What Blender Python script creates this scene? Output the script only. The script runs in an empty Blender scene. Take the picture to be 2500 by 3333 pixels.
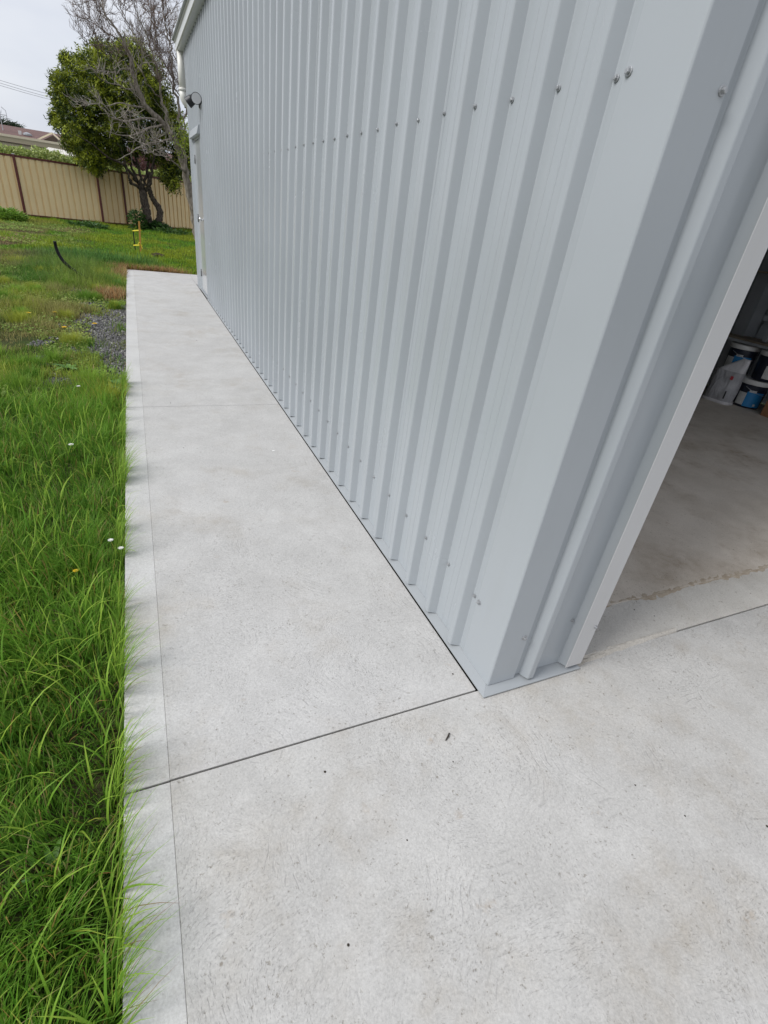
import bpy, math, random
import numpy as np
from mathutils import Vector, Matrix, noise as mnoise

rnd = random.Random(7)
rng = np.random.default_rng(11)
scene = bpy.context.scene
COL = scene.collection

# ------------------------------------------------------------------ camera
CAM_R = np.array([[0.91082289, -0.39460197, 0.12120627],
                  [-0.10434112, -0.50416415, -0.85728143],
                  [0.39939279, 0.76818474, -0.50037745]])      # rows: right, down, forward in world axes
CAM_C = np.array([-0.98640373, -0.91534592, 1.38])
FPX = 1628.3                                                   # focal length in pixels of the 2500 wide photo
cam = bpy.data.cameras.new('camera')
cam.sensor_fit = 'HORIZONTAL'; cam.sensor_width = 36.0; cam.lens = 36.0 * FPX / 2500.0
cam.clip_start = 0.02; cam.clip_end = 2000
camo = bpy.data.objects.new('camera', cam); COL.objects.link(camo)
M = Matrix.Identity(4)
for i in range(3):
    M[i][0] = CAM_R[0, i]; M[i][1] = -CAM_R[1, i]; M[i][2] = -CAM_R[2, i]; M[i][3] = CAM_C[i]
camo.matrix_world = M
scene.camera = camo
scene.render.resolution_x = 768; scene.render.resolution_y = 1024

# ------------------------------------------------------------------ sky, sun, exposure
SUN_EL, SUN_AZ = math.radians(46), math.radians(-95)           # azimuth from +Y towards +X: the sun is over the lawn side
world = bpy.data.worlds.new('World'); scene.world = world; world.use_nodes = True
wt = world.node_tree; wt.nodes.clear()
def wn(t, **k):
    n = wt.nodes.new(t)
    for a, b in k.items(): setattr(n, a, b)
    return n
sky = wn('ShaderNodeTexSky', sky_type='NISHITA', sun_disc=False, sun_elevation=SUN_EL, sun_rotation=SUN_AZ)
sky.air_density = 1.0; sky.dust_density = 2.0
wtc = wn('ShaderNodeTexCoord'); wmap = wn('ShaderNodeMapping'); wmap.inputs['Scale'].default_value = (1.0, 1.0, 2.6)
wt.links.new(wtc.outputs['Generated'], wmap.inputs['Vector'])
wno = wn('ShaderNodeTexNoise'); wno.inputs['Scale'].default_value = 2.1; wno.inputs['Detail'].default_value = 5; wno.inputs['Roughness'].default_value = 0.5
wt.links.new(wmap.outputs[0], wno.inputs['Vector'])
wr = wn('ShaderNodeValToRGB'); wr.color_ramp.elements[0].position = 0.33; wr.color_ramp.elements[1].position = 0.66
wr.color_ramp.elements[0].color = (3.75, 3.98, 4.6, 1); wr.color_ramp.elements[1].color = (5.25, 5.32, 5.5, 1)
wt.links.new(wno.outputs['Fac'], wr.inputs[0])
wmx = wn('ShaderNodeMix', data_type='RGBA'); wmx.inputs['Factor'].default_value = 0.9
wt.links.new(sky.outputs[0], wmx.inputs['A']); wt.links.new(wr.outputs[0], wmx.inputs['B'])
wbg = wn('ShaderNodeBackground'); wbg.inputs['Strength'].default_value = 0.1
wout = wn('ShaderNodeOutputWorld')
wt.links.new(wmx.outputs['Result'], wbg.inputs['Color']); wt.links.new(wbg.outputs[0], wout.inputs[0])
sl = bpy.data.lights.new('sun', 'SUN'); sl.energy = 1.5; sl.angle = math.radians(24); sl.color = (1.0, 0.99, 0.975)
so = bpy.data.objects.new('sun', sl); COL.objects.link(so)
sdir = Vector((math.sin(SUN_AZ) * math.cos(SUN_EL), math.cos(SUN_AZ) * math.cos(SUN_EL), math.sin(SUN_EL)))
so.rotation_euler = sdir.to_track_quat('Z', 'Y').to_euler(); so.location = (-6, 0, 12)
scene.view_settings.view_transform = 'Standard'; scene.view_settings.look = 'None'
scene.view_settings.exposure = 0.8; scene.view_settings.gamma = 1.0
scene.view_settings.use_curve_mapping = False

# ------------------------------------------------------------------ pixel helpers (a pixel gives a direction; the plane gives the distance)
def ray(px, py):
    return CAM_R.T @ np.array([px - 1250.0, py - 1666.5, FPX])
def onp(px, py, ax, val):
    r = ray(px, py); return CAM_C + r * ((val - CAM_C[ax]) / r[ax])
def at_y(px, py, y): return onp(px, py, 1, y)
def at_z(px, py, z=-0.02): return onp(px, py, 2, z)
def at_x(px, py, x): return onp(px, py, 0, x)

# ------------------------------------------------------------------ object helpers
WLOC = {}
def tag(o, label=None, cat=None, group=None, kind=None):
    for k, v in (('label', label), ('category', cat), ('group', group), ('kind', kind)):
        if v: o[k] = v
    return o
def empty(name, loc=(0, 0, 0), **kw):
    o = bpy.data.objects.new(name, None); COL.objects.link(o); o.location = loc
    WLOC[o] = Vector(loc); o.empty_display_size = 0.1
    return tag(o, **kw)
def link(o, parent=None, wloc=(0, 0, 0)):
    COL.objects.link(o); w = Vector(wloc); WLOC[o] = w
    if parent is not None:
        o.parent = parent; o.location = w - WLOC[parent]
    else:
        o.location = w
    return o
class MB:
    def __init__(s): s.v = []; s.f = []; s.mi = []; s.cur = 0
    def add(s, vs, fs):
        b = len(s.v); s.v += [tuple(map(float, p)) for p in vs]
        s.f += [tuple(b + i for i in f) for f in fs]; s.mi += [s.cur] * len(fs); return s
    def box(s, x0, x1, y0, y1, z0, z1):
        return s.add([(x0, y0, z0), (x1, y0, z0), (x1, y1, z0), (x0, y1, z0), (x0, y0, z1), (x1, y0, z1), (x1, y1, z1), (x0, y1, z1)],
                     [(0, 3, 2, 1), (4, 5, 6, 7), (0, 1, 5, 4), (1, 2, 6, 5), (2, 3, 7, 6), (3, 0, 4, 7)])
    def hexa(s, p8):
        return s.add(p8, [(0, 3, 2, 1), (4, 5, 6, 7), (0, 1, 5, 4), (1, 2, 6, 5), (2, 3, 7, 6), (3, 0, 4, 7)])
    def beam(s, a, b, w, h, up=(0, 0, 1)):
        a = Vector(a); b = Vector(b); d = (b - a).normalized(); sd = d.cross(Vector(up))
        if sd.length < 1e-4: sd = d.cross(Vector((1, 0, 0)))
        sd.normalize(); u = sd.cross(d).normalized()
        o = lambda p, i, j: p + sd * (w / 2 * i) + u * (h / 2 * j)
        return s.add([o(a, -1, -1), o(a, 1, -1), o(a, 1, 1), o(a, -1, 1), o(b, -1, -1), o(b, 1, -1), o(b, 1, 1), o(b, -1, 1)],
                     [(0, 1, 2, 3), (7, 6, 5, 4), (0, 4, 5, 1), (1, 5, 6, 2), (2, 6, 7, 3), (3, 7, 4, 0)])
    def tube(s, pts, rad, n=8, cap=True):
        pts = [Vector(p) for p in pts]; m = len(pts)
        if not hasattr(rad, '__len__'): rad = [rad] * m
        b = len(s.v); prev = None
        for i, p in enumerate(pts):
            d = (pts[min(i + 1, m - 1)] - pts[max(i - 1, 0)])
            d = d.normalized() if d.length > 1e-9 else Vector((0, 0, 1))
            if prev is None:
                a = Vector((0, 0, 1)) if abs(d.z) < 0.9 else Vector((1, 0, 0)); u = d.cross(a).normalized()
            else:
                u = prev - d * prev.dot(d); u = u.normalized() if u.length > 1e-6 else d.orthogonal().normalized()
            prev = u; w = d.cross(u)
            for k in range(n):
                t = 2 * math.pi * k / n
                s.v.append(tuple(p + (u * math.cos(t) + w * math.sin(t)) * rad[i]))
        for i in range(m - 1):
            for k in range(n):
                k2 = (k + 1) % n
                s.f.append((b + i * n + k, b + i * n + k2, b + (i + 1) * n + k2, b + (i + 1) * n + k)); s.mi.append(s.cur)
        if cap:
            s.f.append(tuple(b + k for k in reversed(range(n)))); s.mi.append(s.cur)
            s.f.append(tuple(b + (m - 1) * n + k for k in range(n))); s.mi.append(s.cur)
        return s
    def lathe(s, c, prof, n=24):
        c = Vector(c); b = len(s.v); m = len(prof)
        for r, z in prof:
            for k in range(n):
                t = 2 * math.pi * k / n; s.v.append((c.x + r * math.cos(t), c.y + r * math.sin(t), c.z + z))
        for i in range(m - 1):
            for k in range(n):
                k2 = (k + 1) % n; s.f.append((b + i * n + k, b + i * n + k2, b + (i + 1) * n + k2, b + (i + 1) * n + k)); s.mi.append(s.cur)
        s.f.append(tuple(b + k for k in reversed(range(n)))); s.mi.append(s.cur)
        s.f.append(tuple(b + (m - 1) * n + k for k in range(n))); s.mi.append(s.cur)
        return s
    def sheet(s, prof, z0, z1, horiz=None):
        """extrude a list of (x, y) points from z0 to z1"""
        n = len(prof)
        return s.add([(x, y, z0) for x, y in prof] + [(x, y, z1) for x, y in prof], [(i, i + 1, n + i + 1, n + i) for i in range(n - 1)])
    def mesh(s, name, mats, off=(0, 0, 0), smooth=False):
        me = bpy.data.meshes.new(name); o = Vector(off)
        me.from_pydata([(p[0] - o.x, p[1] - o.y, p[2] - o.z) for p in s.v], [], s.f)
        for m in (mats if isinstance(mats, (list, tuple)) else [mats]): me.materials.append(m)
        if max(s.mi, default=0) > 0: me.polygons.foreach_set('material_index', s.mi)
        if smooth: me.polygons.foreach_set('use_smooth', [True] * len(me.polygons))
        me.update(); return me
    def build(s, name, mats, parent=None, loc=None, smooth=False, solid=0, bevel=0, **kw):
        if loc is None: loc = WLOC[parent] if parent is not None else (0, 0, 0)
        o = bpy.data.objects.new(name, s.mesh(name, mats, loc, smooth)); link(o, parent, loc)
        if solid:
            md = o.modifiers.new('thickness', 'SOLIDIFY'); md.thickness = solid; md.offset = 0
        if bevel:
            md = o.modifiers.new('edge', 'BEVEL'); md.width = bevel; md.segments = 2; md.limit_method = 'ANGLE'; md.angle_limit = math.radians(40)
        return tag(o, **kw)
def place(mesh, name, loc, parent=None, rot=None, **kw):
    o = bpy.data.objects.new(name, mesh); link(o, parent, loc)
    if rot is not None: o.rotation_euler = rot
    return tag(o, **kw)

# ------------------------------------------------------------------ materials
def mat(name, col=(0.5, 0.5, 0.5), rough=0.6, metal=0.0, spec=0.5):
    m = bpy.data.materials.new(name); m.use_nodes = True
    b = m.node_tree.nodes['Principled BSDF']
    b.inputs['Base Color'].default_value = (*col, 1); b.inputs['Roughness'].default_value = rough
    b.inputs['Metallic'].default_value = metal; b.inputs['Specular IOR Level'].default_value = spec
    return m
class NT:
    """small node-building helper"""
    def __init__(s, m): s.m = m; s.t = m.node_tree; s.bsdf = s.t.nodes['Principled BSDF']
    def n(s, t, **k):
        x = s.t.nodes.new(t)
        for a, b in k.items(): setattr(x, a, b)
        return x
    def put(s, sock, v):
        if isinstance(v, bpy.types.NodeSocket): s.t.links.new(v, sock)
        else: sock.default_value = v
    def math(s, op, a, b=0.0, c=None):
        x = s.n('ShaderNodeMath', operation=op); s.put(x.inputs[0], a); s.put(x.inputs[1], b)
        if c is not None: s.put(x.inputs[2], c)
        return x.outputs[0]
    def vmath(s, op, a, b=(0, 0, 0), scale=None):
        x = s.n('ShaderNodeVectorMath', operation=op); s.put(x.inputs[0], a)
        if op not in ('LENGTH', 'NORMALIZE', 'SCALE'): s.put(x.inputs[1], b)
        if scale is not None: s.put(x.inputs['Scale'], scale)
        return x.outputs['Value'] if op in ('LENGTH', 'DOT_PRODUCT') else x.outputs['Vector']
    def obj(s): return s.n('ShaderNodeTexCoord').outputs['Object']
    def noise(s, vec, scale, detail=3, rough=0.5, out='Fac', dist=0.0):
        x = s.n('ShaderNodeTexNoise'); s.put(x.inputs['Vector'], vec); x.inputs['Scale'].default_value = scale
        x.inputs['Detail'].default_value = detail; x.inputs['Roughness'].default_value = rough; x.inputs['Distortion'].default_value = dist
        return x.outputs[out]
    def ramp(s, fac, stops):
        x = s.n('ShaderNodeValToRGB'); e = x.color_ramp.elements
        while len(e) < len(stops): e.new(0.5)
        for i, (p, c) in enumerate(stops):
            e[i].position = p; e[i].color = (*c, 1) if hasattr(c, '__len__') else (c, c, c, 1)
        s.put(x.inputs[0], fac); return x.outputs[0]
    def mix(s, fac, a, b, mode='MIX'):
        x = s.n('ShaderNodeMix', data_type='RGBA', blend_type=mode); s.put(x.inputs['Factor'], fac)
        for k, v in (('A', a), ('B', b)):
            if isinstance(v, tuple) and len(v) == 3: v = (*v, 1)
            s.put(x.inputs[k], v)
        return x.outputs['Result']
    def scale(s, vec, sc):
        x = s.n('ShaderNodeMapping'); s.put(x.inputs['Vector'], vec); x.inputs['Scale'].default_value = sc; return x.outputs[0]
    def bump(s, h, strength=0.3, dist=0.01, normal=None):
        x = s.n('ShaderNodeBump'); s.put(x.inputs['Height'], h); x.inputs['Strength'].default_value = strength; x.inputs['Distance'].default_value = dist
        if normal is not None: s.put(x.inputs['Normal'], normal)
        return x.outputs[0]
    def sep(s, v): return s.n('ShaderNodeSeparateXYZ'), v
    def xyz(s, v):
        x = s.n('ShaderNodeSeparateXYZ'); s.put(x.inputs[0], v); return x.outputs
    def comb(s, a, b, c):
        x = s.n('ShaderNodeCombineXYZ')
        for i, v in enumerate((a, b, c)): s.put(x.inputs[i], v)
        return x.outputs[0]
    def base(s, c): s.put(s.bsdf.inputs['Base Color'], c)
    def rough(s, c): s.put(s.bsdf.inputs['Roughness'], c)
    def normal(s, c): s.put(s.bsdf.inputs['Normal'], c)

def concrete(name, lo, hi, stain, trowel=1.0, stain_amt=0.5, pits=1.0):
    m = mat(name, hi, 0.82, spec=0.25); N = NT(m); co = N.obj()
    big = N.noise(co, 1.7, 5, 0.55)
    col = N.ramp(big, [(0.3, lo), (0.7, hi)])
    cloud = N.noise(N.vmath('ADD', co, (7.3, 2.1, 0)), 5.5, 4, 0.6)
    col = N.mix(N.ramp(cloud, [(0.42, 0.0), (0.72, 0.45)]), col, tuple(min(1, c * 1.14) for c in hi))
    # brown stains
    st = N.noise(N.vmath('ADD', co, (3.7, 9.2, 1)), 2.6, 6, 0.62)
    st2 = N.noise(N.vmath('ADD', co, (1.7, 4.2, 3)), 13.0, 4, 0.6)
    sf = N.math('MULTIPLY', N.ramp(st, [(0.5, 0.0), (0.72, 1.0)]), N.ramp(st2, [(0.35, 0.25), (0.7, 1.0)]))
    col = N.mix(N.math('MULTIPLY', sf, stain_amt), col, stain)
    # trowel sweeps: short grooves that follow arcs round scattered centres
    wob = N.noise(co, 3.0, 2, 0.5, out='Color')
    cw = N.vmath('ADD', co, N.vmath('SCALE', N.vmath('SUBTRACT', wob, (0.5, 0.5, 0.5)), scale=0.22))
    cw = N.vmath('MULTIPLY', cw, (1, 1, 0))
    vo = N.n('ShaderNodeTexVoronoi', voronoi_dimensions='2D'); N.put(vo.inputs['Vector'], cw); vo.inputs['Scale'].default_value = 2.1
    df = N.vmath('SUBTRACT', cw, vo.outputs['Position']); dx = N.xyz(df)
    r = N.vmath('LENGTH', N.comb(dx[0], dx[1], 0.0))
    a = N.math('ARCTAN2', dx[1], dx[0])
    rnd_c = N.xyz(vo.outputs['Color'])
    pol = N.comb(N.math('MULTIPLY', r, 300.0), N.math('MULTIPLY', a, N.math('ADD', N.math('MULTIPLY', r, 85.0), 4.0)), N.math('MULTIPLY', rnd_c[0], 40.0))
    grv = N.noise(pol, 1.0, 3, 0.6)
    patch = N.ramp(N.noise(N.vmath('ADD', co, (5, 5, 5)), 3.3, 3, 0.5), [(0.38, 0.08), (0.6, 1.0)])
    gd = N.math('MULTIPLY', N.ramp(grv, [(0.58, 0.0), (0.72, 1.0)]), patch)
    # fan-shaped lines left by the float
    fan = N.math('SINE', N.math('ADD', N.math('MULTIPLY', r, 260.0), N.math('MULTIPLY', N.noise(co, 9.0, 3), 16.0)))
    fmask = N.math('MULTIPLY', N.ramp(N.noise(N.vmath('ADD', co, (11, 3, 2)), 4.2, 2, 0.5), [(0.52, 0.0), (0.66, 1.0)]), N.ramp(N.noise(co, 40.0, 3, 0.6), [(0.4, 0.0), (0.6, 1.0)]))
    fl_ = N.math('MULTIPLY', N.ramp(fan, [(0.62, 0.0), (0.95, 1.0)]), fmask)
    gd = N.math('MAXIMUM', gd, N.math('MULTIPLY', fl_, 0.75))
    col = N.mix(N.math('MULTIPLY', gd, 0.34 * trowel), col, tuple(c * 0.48 for c in lo))
    # paler laitance sweeps
    sw = N.noise(N.comb(N.math('MULTIPLY', r, 9.0), N.math('MULTIPLY', a, 0.8), N.math('MULTIPLY', rnd_c[1], 20.0)), 1.6, 3, 0.55)
    col = N.mix(N.math('MULTIPLY', N.ramp(sw, [(0.5, 0.0), (0.75, 1.0)]), 0.3 * min(1.0, trowel)), col, tuple(min(1, c * 1.2) for c in hi))
    # small rusty and tan spots
    rs_ = N.noise(N.vmath('ADD', co, (21, 13, 2)), 8.5, 5, 0.65)
    col = N.mix(N.math('MULTIPLY', N.ramp(rs_, [(0.66, 0.0), (0.76, 1.0)]), stain_amt), col, tuple(c * f for c, f in zip(stain, (1.05, 0.92, 0.8))))
    # pits and specks: small irregular holes and grains
    pv = N.noise(N.vmath('ADD', co, N.vmath('SCALE', N.vmath('SUBTRACT', wob, (0.5, 0.5, 0.5)), scale=0.02)), 75.0, 3, 0.75)
    pdens = N.noise(N.vmath('ADD', co, (2, 8, 1)), 6.0, 4, 0.6)
    pit = N.math('MULTIPLY', N.ramp(pv, [(0.62, 0.0), (0.70, 1.0)]), N.ramp(pdens, [(0.35, 0.25), (0.62, 1.0)]))
    col = N.mix(N.math('MULTIPLY', pit, 0.6 * pits), col, (0.19, 0.165, 0.125))
    sp = N.noise(N.vmath('ADD', co, (9, 1, 4)), 22.0, 2, 0.5)
    spot = N.ramp(sp, [(0.79, 0.0), (0.83, 1.0)])
    col = N.mix(N.math('MULTIPLY', spot, 0.6 * pits), col, (0.2, 0.17, 0.13))
    fine = N.noise(co, 170.0, 4, 0.7)
    col = N.mix(0.3, col, N.ramp(fine, [(0.3, 0.25), (0.7, 0.75)]), 'OVERLAY')
    N.base(col)
    h = N.math('SUBTRACT', N.math('MULTIPLY', fine, 0.4), N.math('ADD', N.math('MULTIPLY', gd, trowel), N.math('MULTIPLY', pit, 0.8)))
    nb = N.bump(N.noise(co, 7.0, 4, 0.5), 0.3, 0.012)
    N.normal(N.bump(h, 0.55, 0.003, nb))
    return m
C_PATH = concrete('path_concrete', (0.435, 0.426, 0.41), (0.487, 0.479, 0.464), (0.31, 0.255, 0.18), 0.85, 0.42)
C_APRON = concrete('apron_concrete', (0.43, 0.42, 0.40), (0.487, 0.478, 0.458), (0.29, 0.235, 0.16), 1.0, 0.5, 1.2)
C_EDGE = concrete('tooled_margin_concrete', (0.47, 0.465, 0.45), (0.53, 0.525, 0.51), (0.36, 0.31, 0.23), 0.12, 0.35, 0.6)
C_FLOOR = concrete('shed_floor_concrete', (0.48, 0.425, 0.355), (0.60, 0.545, 0.475), (0.30, 0.23, 0.16), 0.35, 0.9, 1.9)
C_SILL = concrete('door_sill_concrete', (0.46, 0.44, 0.40), (0.54, 0.52, 0.48), (0.3, 0.25, 0.18), 0.3, 0.6, 1.5)

def paint(name, col, rough=0.4, wave=0.06):
    m = mat(name, col, rough); N = NT(m); co = N.obj()
    n1 = N.noise(co, 1.1, 3, 0.5); n2 = N.noise(co, 420.0, 2, 0.5)
    dust = N.math('MULTIPLY', N.ramp(N.noise(N.scale(co, (1, 1, 0.12)), 9.0, 5, 0.65), [(0.52, 0.0), (0.8, 1.0)]), 0.22)
    cc_ = N.mix(N.ramp(n1, [(0.3, 0.0), (0.7, 1.0)]), tuple(c * 0.955 for c in col), tuple(min(1, c * 1.04) for c in col))
    N.base(N.mix(dust, cc_, (col[0] * 0.86, col[1] * 0.83, col[2] * 0.79)))
    N.rough(N.math('MULTIPLY_ADD', N.noise(co, 3.0, 4, 0.6), 0.14, rough - 0.07))
    N.normal(N.bump(n2, 0.015, 0.0004, N.bump(N.noise(N.scale(co, (1, 1, 0.3)), 5.0, 2), wave, 0.01)))
    return m
STEEL = paint('pale_grey_sheet_steel', (0.378, 0.406, 0.428), 0.25, 0.11)
TRIM = paint('pale_grey_trim_steel', (0.38, 0.407, 0.428), 0.34, 0.08)
JAMB = paint('light_grey_jamb_steel', (0.50, 0.50, 0.50), 0.42, 0.05)
FLASH = paint('grey_flashing_steel', (0.33, 0.35, 0.362), 0.4)
DOORP = paint('glossy_pale_grey_door_paint', (0.42, 0.44, 0.455), 0.14, 0.02)
GUT = paint('off_white_gutter_steel', (0.60, 0.61, 0.60), 0.35, 0.03)
ROOFM = paint('grey_roof_steel', (0.40, 0.42, 0.43), 0.45)
PVC = mat('white_pvc', (0.74, 0.73, 0.68), 0.4)
SCREW = mat('grey_screw', (0.36, 0.37, 0.38), 0.35, 0.45)
GALV = mat('galvanised_steel', (0.42, 0.44, 0.46), 0.45, 0.6)
BLACKP = mat('black_plastic', (0.012, 0.013, 0.016), 0.38)
LENS = mat('pale_lens', (0.62, 0.62, 0.64), 0.25)
CHROME = mat('satin_steel', (0.72, 0.72, 0.72), 0.22, 0.9)
DARK = mat('dark_joint_filler', (0.06, 0.055, 0.048), 0.9)
SOILM = mat('soil', (0.06, 0.045, 0.03), 0.95, spec=0.1)

# ------------------------------------------------------------------ ground
ZC = -0.02                                    # concrete level
def gz(x, y):                                 # soil level
    k = np.clip((np.asarray(y, float) - 9.5) / 6.0, 0, 1); return -0.075 + 0.055 * k
lawn_m = mat('lawn_soil', (0.05, 0.06, 0.02), 0.95, spec=0.1); N = NT(lawn_m); co = N.obj()
g1 = N.ramp(N.noise(co, 0.9, 5, 0.6), [(0.35, (0.045, 0.085, 0.016)), (0.55, (0.06, 0.065, 0.025)), (0.72, (0.085, 0.062, 0.036))])
N.base(N.mix(N.ramp(N.noise(co, 35.0, 3), [(0.35, 0.0), (0.7, 0.6)]), g1, (0.03, 0.028, 0.016)))
N.normal(N.bump(N.noise(co, 50.0, 4), 0.8, 0.02))
b = MB()
xs = [-400, -60, -14] + [-8 + 0.5 * i for i in range(0, 25)] + [8, 14, 60, 400]
ys = [-400, -60, -6] + [-2 + 0.5 * i for i in range(0, 60)] + [34, 60, 140, 600]
for y in ys:
    for x in xs:
        b.v.append((x, y, float(gz(x, y)) + (0.012 * mnoise.noise(Vector((x * 1.3, y * 1.3, 0))) if abs(x) < 9 and y < 30 else 0) - (0.08 if (x > -0.9 and y < 10.0) else 0)))
nx = len(xs)
for j in range(len(ys) - 1):
    for i in range(nx - 1):
        b.f.append((j * nx + i, j * nx + i + 1, (j + 1) * nx + i + 1, (j + 1) * nx + i)); b.mi.append(0)
b.build('lawn', lawn_m, kind='structure', smooth=True)

# ------------------------------------------------------------------ concrete path, apron
XL, XT, XW = -1.165, -1.05, -0.0395            # slab edge, tooled line, edge at the wall
path = empty('concrete_path', kind='structure')
def slab(x0, x1, y0, y1, m, parent, name='slab', z1=ZC, th=0.1, bev=0.0015):
    nyy = max(1, int((y1 - y0) / 0.5)); nxx = max(1, int((x1 - x0) / 0.5))
    bb = MB().box(x0, x1, y0, y1, z1 - th, z1)
    return bb.build(name, m, parent, bevel=bev)
JY = [0.006, float(at_z(909, 1316)[1]), float(at_z(720, 1057)[1]), float(at_z(411, 876)[1])]
gaps = [0.003, 0.0022, 0.0013]
for k in range(3):
    y0 = JY[k] + gaps[k]; y1 = JY[k + 1] - (gaps[k + 1] if k < 2 else 0)
    s1 = slab(XT + 0.0004, XW if k < 2 else XW, y0, y1, C_PATH, path)
    MB().box(XL, XT, y0, y1, ZC - 0.105, ZC - 0.0016).build('edge_margin', C_EDGE, path, bevel=0.002)
# the path returns round the back of the shed
slab(XW + 0.004, 3.0, 9.42, JY[3], C_PATH, path)
apron = empty('concrete_apron', kind='structure')
slab(XT + 0.0004, 9.0, -5.0, JY[0] - 0.003, C_APRON, apron)
MB().box(XL, XT, -5.0, JY[0] - 0.003, ZC - 0.105, ZC - 0.0016).build('edge_margin', C_EDGE, apron, bevel=0.002)
MB().box(XL + 0.01, XW + 0.001, -0.03, JY[3] - 0.02, ZC - 0.12, ZC - 0.008).build('joint_filler', DARK, path)

# ------------------------------------------------------------------ shed
L, W, EAVE = 9.30, 5.9, 3.2
shed = empty('steel_shed', label='pale grey ribbed steel shed with an open front doorway beside the concrete path', cat='shed')
PITCH, RH = 0.1905, 0.034
def rib(prof, y0, coarse=False):
    """one rib of the side wall: profile points (x, y), outward is -x"""
    if coarse:
        prof += [(0, y0), (-RH, y0 + 0.015), (-RH, y0 + 0.041), (0, y0 + 0.056)]
    else:
        prof += [(0.0, y0 - 0.003), (-0.0012, y0 + 0.0008), (-RH + 0.0065, y0 + 0.0150), (-RH + 0.0028, y0 + 0.0172), (-RH + 0.0008, y0 + 0.0196), (-RH, y0 + 0.0225),
                 (-RH, y0 + 0.0405), (-RH + 0.0008, y0 + 0.0434), (-RH + 0.0028, y0 + 0.0458), (-RH + 0.0065, y0 + 0.048), (-0.0012, y0 + 0.0622), (0.0, y0 + 0.066)]
def pan(prof, y0, y1):
    w = y1 - y0
    for t in (0.36, 0.64):
        c = y0 + w * t; prof += [(0.0, c - 0.004), (-0.0016, c - 0.0016), (-0.0016, c + 0.0016), (0.0, c + 0.004)]
Y0 = 0.195                                    # first rib
k = 0; starts = []
DY0, DY1, DZ = 7.86, 8.74, 2.07               # side door opening
si = 0
while Y0 + k * PITCH < L - 0.06:
    ya = -0.0 if k == 0 else Y0 + k * PITCH - 0.0145
    prof = [(0.0, ya)]
    n = min(4, int((L - 0.06 - (Y0 + k * PITCH)) / PITCH) + 1)
    for j in range(n):
        r0 = Y0 + (k + j) * PITCH; rib(prof, r0); starts.append(r0)
        if j < n - 1: pan(prof, r0 + 0.066, r0 + PITCH)
    yb = Y0 + (k + n) * PITCH - 0.012
    pan(prof, Y0 + (k + n - 1) * PITCH + 0.066, Y0 + (k + n) * PITCH)
    prof.append((0.0, yb if Y0 + (k + n) * PITCH < L - 0.06 else L))
    prof = [(x - 0.0008 * (si % 2), y) for x, y in prof]
    b = MB()
    lo = [p for p in prof if p[1] <= DY0 - 0.03]; hi = [p for p in prof if p[1] >= DY1 + 0.03]; mid = [p for p in prof if DY0 - 0.03 < p[1] < DY1 + 0.03]
    if not mid: b.sheet(prof, 0.004, EAVE)
    else:
        b.sheet(prof, DZ + 0.06, EAVE)
        if len(lo) > 1: b.sheet(lo + [(0, DY0 - 0.02)], 0.004, DZ + 0.06)
        if len(hi) > 1: b.sheet([(0, DY1 + 0.02)] + hi, 0.004, DZ + 0.06)
    b.build('cladding_sheet', STEEL, shed, solid=0.0008)
    k += n; si += 1
# corner trim: one leg on the side pans, the other proud of the front pans
b = MB().sheet([(-0.0025, 0.165), (-0.0025, 0.003), (-0.0018, 0.0006), (0.0006, -0.0018), (0.003, -0.0025), (0.112, -0.0025), (0.1125, 0.007)], 0.002, EAVE)
b.build('corner_trim', TRIM, shed, solid=0.0008)
# front wall: pan plane at y = 0.026, ribs out to y = -0.001
def front_profile(xa, xb, first):
    pr = [(xa, 0.009)]; x = first
    while x + 0.066 < xb:
        q = []; rib(q, x); pr += [(yy, 0.009 + xx) for xx, yy in q]; x += PITCH
    pr.append((xb, 0.009)); return pr
JX0 = float(np.mean([at_y(px, py, -0.029)[0] for px, py in ((1855, 2142), (2128, 1500), (2475, 700))])); JX1 = float(np.mean([at_y(px, py, -0.029)[0] for px, py in ((1904, 2132), (2186, 1500), (2500, 805))]))
OX0, OX1, OZ = JX1, 5.2, 2.6               # roller door opening, its unseen right side widened to let in more daylight
b = MB().sheet(front_profile(0.004, 0.42, 0.141), 0.004, EAVE + 0.1); b.build('cladding_sheet', STEEL, shed, solid=0.0008)
b = MB().sheet(front_profile(OX1, W, 5.3), 0.004, EAVE + 0.1); b.build('cladding_sheet', STEEL, shed, solid=0.0008)
b = MB().sheet(front_profile(0.40, OX1, 0.52), OZ, EAVE + 0.1); b.build('cladding_sheet', STEEL, shed, solid=0.0008)
# jamb trim with its return into the opening, and the opposite one
b = MB().sheet([(JX0, -0.0282), (JX0 + 0.001, -0.0295), (JX1 - 0.002, -0.0295), (JX1, -0.0275), (JX1, 0.11), (0.40, 0.11)], 0.012, OZ); b.build('jamb_trim', JAMB, shed, solid=0.001)
b = MB().sheet([(OX1 + 0.06, 0.11), (OX1, 0.11), (OX1, -0.008), (OX1 + 0.08, -0.008), (OX1 + 0.1, 0.012)], 0.012, OZ); b.build('jamb_trim', JAMB, shed, solid=0.001)
MB().box(OX0 - 0.06, OX1 + 0.06, -0.034, 0.1, OZ - 0.002, OZ + 0.1).build('head_trim', JAMB, shed, bevel=0.004)
# rolled-up door drum above the opening, and guides
b = MB().tube([(OX0 - 0.02, 0.30, OZ + 0.22), (OX1 + 0.02, 0.30, OZ + 0.22)], 0.17, 20); b.build('roller_door_drum', GALV, shed, smooth=True)
# steel columns inside the jambs
MB().box(0.26, 0.40, 0.13, 0.28, 0.02, EAVE).build('column', GALV, shed)
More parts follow.
